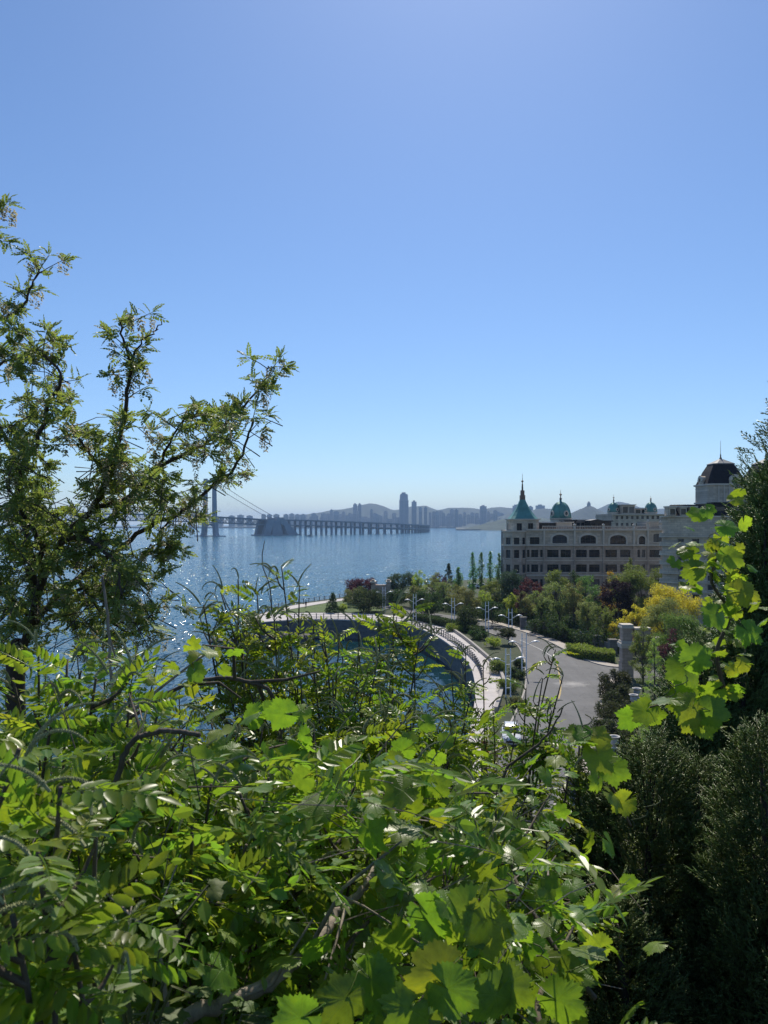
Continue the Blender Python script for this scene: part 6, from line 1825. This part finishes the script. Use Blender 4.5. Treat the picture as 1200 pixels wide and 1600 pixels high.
vine('nearest grape vine with the largest leaves at the bottom centre', [(600, 1640, 1.25), (655, 1570, 1.3), (700, 1500, 1.32), (735, 1440, 1.35), (765, 1390, 1.4)], 14, (.04, .058), 8, .2, .05, .006,
     extra=[(690, 1520, 1.22, 108, (-.85, -.3, -.25), (0.03, -1.00, 0.21)), (735, 1425, 1.3, 100, (-.5, -.3, -.6), (-0.12, -1.00, 0.17)), (760, 1440, 1.3, 95, (.2, -.3, -.8), (0.36, -1.00, 0.12)), (700, 1545, 1.2, 88, (.75, -.35, -.3), (0.00, -1.00, 0.23)), (790, 1540, 1.25, 84, (.8, -.3, -.4), (-0.06, -1.00, 0.20)), (640, 1575, 1.2, 90, (-.6, -.4, -.4), (0.06, -1.00, 0.23)), (540, 1560, 1.2, 90, (-.5, -.45, -.45), (0.18, -1.00, 0.20)), (620, 1480, 1.35, 85, (-.3, -.2, .3), (0.00, -1.00, 0.20)), (470, 1590, 1.15, 84, (-.9, -.2, -.2), (0.00, -1.00, 0.23)), (770, 1400, 1.35, 50, (.5, .2, .5), (0.00, -1.00, 0.23)), (580, 1530, 1.3, 90, (.6, -.3, -.3), (0.00, -1.00, 0.23))])
vine('grape vine in the lower left of the thicket under the near shrub', [(80, 1600, 1.6), (150, 1540, 1.6), (230, 1490, 1.7), (320, 1470, 1.7), (400, 1430, 1.8)], 44, (.034, .052), 9, .3, .10)
vine('grape vine leaves scattered over the dry twigs at the lower right', [(860, 1640, 1.5), (840, 1570, 1.6), (870, 1500, 1.8), (900, 1440, 2.0)], 26, (.04, .06), 10, .35, .09)
vine('grape vine over the shaded twigs between the thick branch and the largest leaves', [(420, 1640, 1.6), (500, 1560, 1.6), (540, 1480, 1.7), (600, 1420, 1.8), (680, 1370, 1.9)], 48, (.038, .058), 11, .25, .12)

# brambles
def bramble(label, px, py, Y, n, seed):
    rg = np.random.RandomState(seed + 900); c = W(px, py, Y); T = empty('bramble', c, label, 'bramble')
    v = []
    rib = grape(50 + seed, 40, 2)
    tpl = (rib[0] * [.7, 1, .9], rib[1], rib[2]); me = tpl_mesh('bramble_leaf', tpl, M_bram, True)
    for k in range(n):
        p = rg.randn(3)*[.10, .08, .08]; a = rg.rand()*6.28; d = unit([math.cos(a), math.sin(a), -.2])
        MB().tube([p*.2 + [0, 0, -.12], p*.6, p], [.003, .0025, .002], 4, False).build('cane', M_stem, T)
        for q in (-.9, 0, .9):
            dd = unit([d[0]*math.cos(q) - d[1]*math.sin(q), d[0]*math.sin(q) + d[1]*math.cos(q), d[2]])
            obj('leaf', me, T, Matrix(frames([p + dd*.02], [dd], [unit(np.array([0, -.3, 1]) + rg.randn(3)*.3)], [rg.uniform(.028, .04)])[0].tolist()))
bramble('dull green bramble leaves in the shade at the lower left', 215, 1520, 1.35, 9, 1)
bramble('bramble leaves beside the thick grey branch at the bottom', 320, 1580, 1.4, 7, 2)

# ------------------------------------------------------------------ dark conifers on the right
def cypress(label, lobes, seed, n, size, trunkpx):
    rg = np.random.RandomState(seed + 500)
    f0 = W(*trunkpx); f0.z = gz(f0.x, f0.y); org = np.array(f0)
    T = empty('cypress_tree', f0, label, 'tree')
    tot = sum(l[3]*l[4] for l in lobes); mb = MB(); brs = MB()
    for (base, tip, Y, rmax, L_) in lobes:
        b, t = np.array(W(*base, Y)), np.array(W(*tip, Y)); H = np.linalg.norm(t-b); axd = (t-b)/H
        k = int(n * rmax*L_/tot)
        u = 1 - rg.rand(k)**.62; rad = rmax * np.minimum(1, (1-u)*1.25)**.72 * (.35 + .65*rg.rand(k)**.35)
        an = rg.rand(k)*6.28
        # lumpy outline
        rad *= 1 + .22*np.sin(an*3 + u*14 + seed) + .15*np.sin(an*5 - u*23)
        o_ = np.c_[np.cos(an), np.sin(an), np.zeros(k)]
        P = b + axd*(u*H)[:, None] + o_*rad[:, None]
        D = o_*rg.uniform(.4, 1.0, k)[:, None] + np.array([0, 0, 1])*rg.uniform(.45, 1.1, k)[:, None] + rg.randn(k, 3)*.25
        M = frames(P, D, o_ + rg.randn(k, 3)*.6, size*rg.uniform(.65, 1.3, k)); M[:, :3, 3] -= org
        for q in range(4): mb.inst(T_cy[q], M[q::4])
        MB().tube([b - org - [0, 0, .3], (b+t)/2 - org, t - org - axd*.1], [.035, .02, .006], 6).build('limb', M_lbark, T, True)
        for q in range(int(26*rmax/.4)):
            i = rg.randint(k); c0_ = b + axd*max(0, (u[i]*H - .25)); brs.tube([c0_ - org, (c0_ + P[i])/2 - org + [0, 0, -.02], P[i] - org], [.006, .004, .002], 4, False)
    MB().tube([(0, 0, -.2), (0, 0, .8)], [.08, .06], 8).build('trunk', M_lbark, T, True)
    o = brs.build('branches', M_lbark, T); o['kind'] = 'stuff'
    o = mb.build('foliage', M_cyp, T, True); o['kind'] = 'stuff'
cypress('broad dark cypress filling the lower right corner', [((1010, 1700), (1015, 1165), 3.1, .42, 1.4), ((930, 1650), (925, 1200), 3.3, .20, 1.1), ((1100, 1700), (1090, 1190), 3.2, .36, 1.3), ((990, 1720), (960, 1400), 2.7, .20, .8)], 1, 10500, .105, (1020, 1700, 3.1))
cypress('tall dark cypress at the right edge reaching above the mansard towers', [((1290, 1300), (1262, 560), 4.3, .62, 2.6), ((1190, 1250), (1196, 800), 4.1, .30, 1.5), ((1150, 1300), (1165, 985), 3.9, .28, 1.1), ((1230, 1200), (1215, 720), 4.2, .3, 1.6)], 2, 9500, .12, (1280, 1600, 4.3))
cypress('dark cypress spray in front of the tall one, low at the right edge', [((1225, 1700), (1185, 1130), 2.7, .24, 1.3), ((1160, 1700), (1150, 1330), 2.8, .24, 1.0)], 3, 4200, .10, (1220, 1750, 2.75))
cypress('young cypress behind the climbing vine left of the tall one', [((1090, 1280), (1095, 990), 3.9, .24, 1.1)], 4, 2000, .11, (1095, 1500, 3.9))

# ------------------------------------------------------------------ branches, twigs, undergrowth, grass
def branch(label, pts, r0, r1, mat, twigs=0, seed=0):
    rg = np.random.RandomState(seed + 40); P = smooth_path([W(*p) for p in pts], len(pts)*6); org = P[0].copy()
    P[1:-1] += rg.randn(*P[1:-1].shape)*r0*.25
    T = empty('dead_branch', tuple(org), label, 'branch')
    MB().tube(P - org, np.linspace(r0, r1, len(P)), 8).build('stem', mat, T, True)
    for k in range(twigs):
        i = rg.randint(3, len(P)); d = unit(rg.randn(3) + [0, 0, .5]); L = rg.uniform(.1, .35)
        MB().tube([P[i] - org, P[i] - org + d*L*.5 + rg.randn(3)*.015, P[i] - org + unit(d + rg.randn(3)*.3)*L], [r1*.9, r1*.7, r1*.35], 5, False).build('twig', mat, T, True)
branch('thick grey branch sweeping up from the bottom edge to the centre', [(190, 1625, 1.45), (330, 1572, 1.5), (430, 1530, 1.55), (490, 1478, 1.6), (530, 1425, 1.7), (575, 1375, 1.8), (600, 1330, 1.9)], .017, .006, M_grey, 6, 1)
branch('slim pale upright stem left of the water gap', [(140, 1390, 3.1), (152, 1290, 3.1), (163, 1200, 3.1), (176, 1110, 3.1), (172, 1040, 3.1), (170, 985, 3.1), (160, 900, 3.1)], .011, .005, M_grey, 5, 2)
branch('curved brown vine stem arching over the leaves left of the centre', [(180, 1225, 1.8), (202, 1166, 1.8), (228, 1148, 1.8), (268, 1142, 1.8), (312, 1149, 1.8)], .007, .006, M_twig, 1, 3)
branch('dark bare branch arching before the broad middle shrub', [(200, 1125, 3.3), (270, 1078, 3.3), (330, 1060, 3.3), (390, 1066, 3.3), (425, 1086, 3.3), (440, 1160, 3.4)], .008, .010, M_twig, 6, 4)
branch('long thin dark twig slanting up before the lower road', [(780, 1270, 3.4), (790, 1205, 3.4), (825, 1175, 3.4), (858, 1145, 3.4), (880, 1105, 3.4)], .008, .003, M_twig, 4, 5)
branch('bare twig pair sticking up against the water above the middle shrub', [(425, 960, 4.3), (421, 915, 4.3), (410, 880, 4.3), (413, 845, 4.3)], .004, .002, M_twig, 2, 6)
branch('pinkish bare stem lying in the lower left twigs', [(140, 1400, 1.9), (150, 1430, 1.85), (180, 1450, 1.8), (215, 1478, 1.8), (290, 1490, 1.8)], .006, .004, M_grey, 2, 7)
branch('pale snapped stick leaning among the twigs in the centre', [(540, 1430, 2.4), (570, 1400, 2.4), (590, 1370, 2.4), (640, 1330, 2.5)], .010, .006, M_grey, 2, 8)
branch('bundle of bare twigs reaching to the dark cypress at lower right', [(700, 1400, 2.3), (780, 1408, 2.4), (860, 1400, 2.5), (930, 1380, 2.6)], .006, .003, M_twig, 7, 9)
branch('dark knotted branch in the shade right of the centre', [(640, 1430, 2.6), (720, 1370, 2.7), (780, 1350, 2.8), (850, 1290, 2.9)], .012, .004, M_lbark, 6, 10)

rg = np.random.RandomState(99)
YT = np.interp
def cover_top(px): return np.interp(px, [-200, 0, 120, 250, 330, 450, 600, 700, 780, 860, 900, 1000, 1300], [1090, 1120, 1140, 1165, 1175, 1185, 1200, 1225, 1250, 1310, 1340, 1300, 1250])
def scatter(n, y0, y1, low, hfrac, pw=1.0):
    """points inside the thicket layer between the ground and the thicket top"""
    Y = y0 + (y1 - y0) * rg.rand(n)**pw; px = rg.uniform(-130, 1230, n)
    X = (px - 600)/F*Y; g = hill_z(X, Y)
    top = EYE - (cover_top(px) + rg.uniform(0, 60, n) - HZ)/F*Y
    top = np.minimum(top, g + 2.3)
    z = g + low + np.maximum(0, top - g - low) * (1 - (1-rg.rand(n))**hfrac)
    ok = (top > g + .1) & (px < np.interp(Y, [1, 3, 5, 9, 13], [895, 880, 860, 900, 1000]) + 25*np.sin(Y*9))
    P = np.c_[X, Y, z][ok]; return P[open_view(P, rg)]
def dirs(k, zlo, zhi):
    a = rg.rand(k)*6.28; return np.c_[np.cos(a), np.sin(a), rg.uniform(zlo, zhi, k)]
def ups(k, s): return np.array([0, 0, 1.0]) + rg.randn(k, 3)*s
mb = MB()
P = scatter(4000, 1.5, 13, .05, 1.3, 1.25); M = frames(P, dirs(len(P), -.2, .6), tilts(len(P), rg), rg.uniform(.11, .19, len(P)))
for q in range(4): mb.inst(T_fi[q], M[q::4])
setp(mb.build('undergrowth', M_under), 'dense pinnate leaved thicket covering the slope', None, None, 'stuff')
mb = MB()
P = scatter(2100, 1.5, 10, .02, 1.1, 1.4); M = frames(P, dirs(len(P), -.9, .1), tilts(len(P), rg, .45, .32), rg.uniform(.03, .06, len(P)))
for q in range(4): mb.inst(T_grl[q], M[q::4])
setp(mb.build('undergrowth', M_vine, None, True), 'mass of small vine leaves among the thicket', None, None, 'stuff')
mb = MB()
P = scatter(9000, 1.3, 9, .0, .8, 1.3); M = frames(P, dirs(len(P), -.5, .7), tilts(len(P), rg, .6, .35), rg.uniform(.015, .045, len(P)))
for q in range(3): mb.inst(T_ov[q], M[q::3])
setp(mb.build('undergrowth', M_under), 'small oval leaves low in the thicket', None, None, 'stuff')
mb = MB(); mb2 = MB()
P = scatter(5000, 1.5, 8, .0, .9, 1.2)
for i, p in enumerate(P):
    d = unit(rg.randn(3)*[1, 1, .55] + [0, 0, .25]); L = rg.uniform(.05, .14)*min(p[1], 5); k = rg.randn(3)*.07*L
    (mb if i % 2 else mb2).tube([p, p + d*L*.5 + k, p + d*L + k*1.5], np.array([1, .8, .45])*rg.uniform(.0006, .0013)*min(4.0, p[1]), 4, False)
P = scatter(900, 1.4, 5, .05, .8, 1.0)
P = P[(600 + P[:, 0]/P[:, 1]*F < 780) & (HZ + (EYE - P[:, 2])/P[:, 1]*F > 1270)]
for i, p in enumerate(P[:150]):
    d = unit(rg.randn(3)*[1, .8, .35]); L = rg.uniform(.12, .28)*p[1]; k = rg.randn(3)*.06*L
    (mb if i % 3 == 0 else mb2).tube(smooth_path([p, p + d*L*.35 + k, p + d*L*.7 + k*.4 + rg.randn(3)*.02, p + d*L + k*1.5], 8), np.linspace(1, .4, 8)*rg.uniform(.0012, .0021)*p[1], 5, False)
setp(mb.build('twigs', M_twig), 'tangle of dark dry twigs in the thicket', None, None, 'stuff')
setp(mb2.build('twigs', M_grey), 'tangle of pale dry twigs in the thicket', None, None, 'stuff')
# upright thin stems carrying the thicket
mb = MB(); P = scatter(600, 2.8, 10, .3, 1.5)
for p in P:
    g = gz(p[0], p[1]); b = np.array([p[0] + rg.randn()*.12, p[1] + rg.randn()*.12, g])
    mb.tube([b, (b+p)/2 + rg.randn(3)*.03, p], [.005, .004, .0025], 4, False)
setp(mb.build('stems', M_twig), 'thin upright stems in the thicket', None, None, 'stuff')
# grass on the lower slope
def blade_tpl(seed):
    r2 = np.random.RandomState(seed); V, T_ = [], []
    for i in range(9):
        a = r2.rand()*6.28; l = r2.uniform(.5, 1); b = np.array([r2.randn()*.12, r2.randn()*.12, 0]); o_ = np.array([math.cos(a), math.sin(a), 0]); s_ = np.array([-o_[1], o_[0], 0])*.025
        n0 = len(V); V += [b - s_, b + s_, b + o_*.15*l + [0, 0, .6*l] - s_*.7, b + o_*.15*l + [0, 0, .6*l] + s_*.7, b + o_*.5*l + [0, 0, .95*l]]
        T_ += [(n0, n0+1, n0+3), (n0, n0+3, n0+2), (n0+2, n0+3, n0+4)]
    return np.array(V), np.array(T_), None
TB = [blade_tpl(i) for i in range(3)]
n = 9000; Y = 4 + 34*rg.rand(n)**1.3; px = rg.uniform(250, 1150, n); X = (px-600)/F*Y; g = np.maximum(hill_z(X, Y), np.where(X > 2 + Y*0, 0, -3))
ok = g > .3; P = np.c_[X, Y, g][ok]; a = rg.rand(len(P))*6.28
M = frames(P, np.c_[np.cos(a), np.sin(a), 0*a], ups(len(P), .15), rg.uniform(.25, .6, len(P)))
mb = MB()
for q in range(3): mb.inst(TB[q], M[q::3])
setp(mb.build('grass', M_grass), 'long grass on the lower slope', None, None, 'stuff')
# low leafy cover between the slope and the road
mb = MB(); n = 16000; Y = 12 + 46*rg.rand(n); px = rg.uniform(560, 1200, n); X = (px-600)/F*Y
land_ok = X > np.interp(Y, [12, 40, 50, 68, 85, 100], [-3, 3.5, 5, 9.5, 14, 16])
g = np.maximum(hill_z(X, Y), 4.0); h = .9*rg.rand(n) + .5*np.sin(X*.9)*np.sin(Y*.7)
onroad = (Y > 55) & (X < 22)
ok = land_ok & ~onroad; P = np.c_[X, Y, g + np.maximum(h, 0)][ok]
mb.inst(CL[0], rnd_frames(P, .3, rg))
setp(mb.build('undergrowth', LM['mid']), 'leafy low cover on the foot of the slope', None, None, 'stuff')
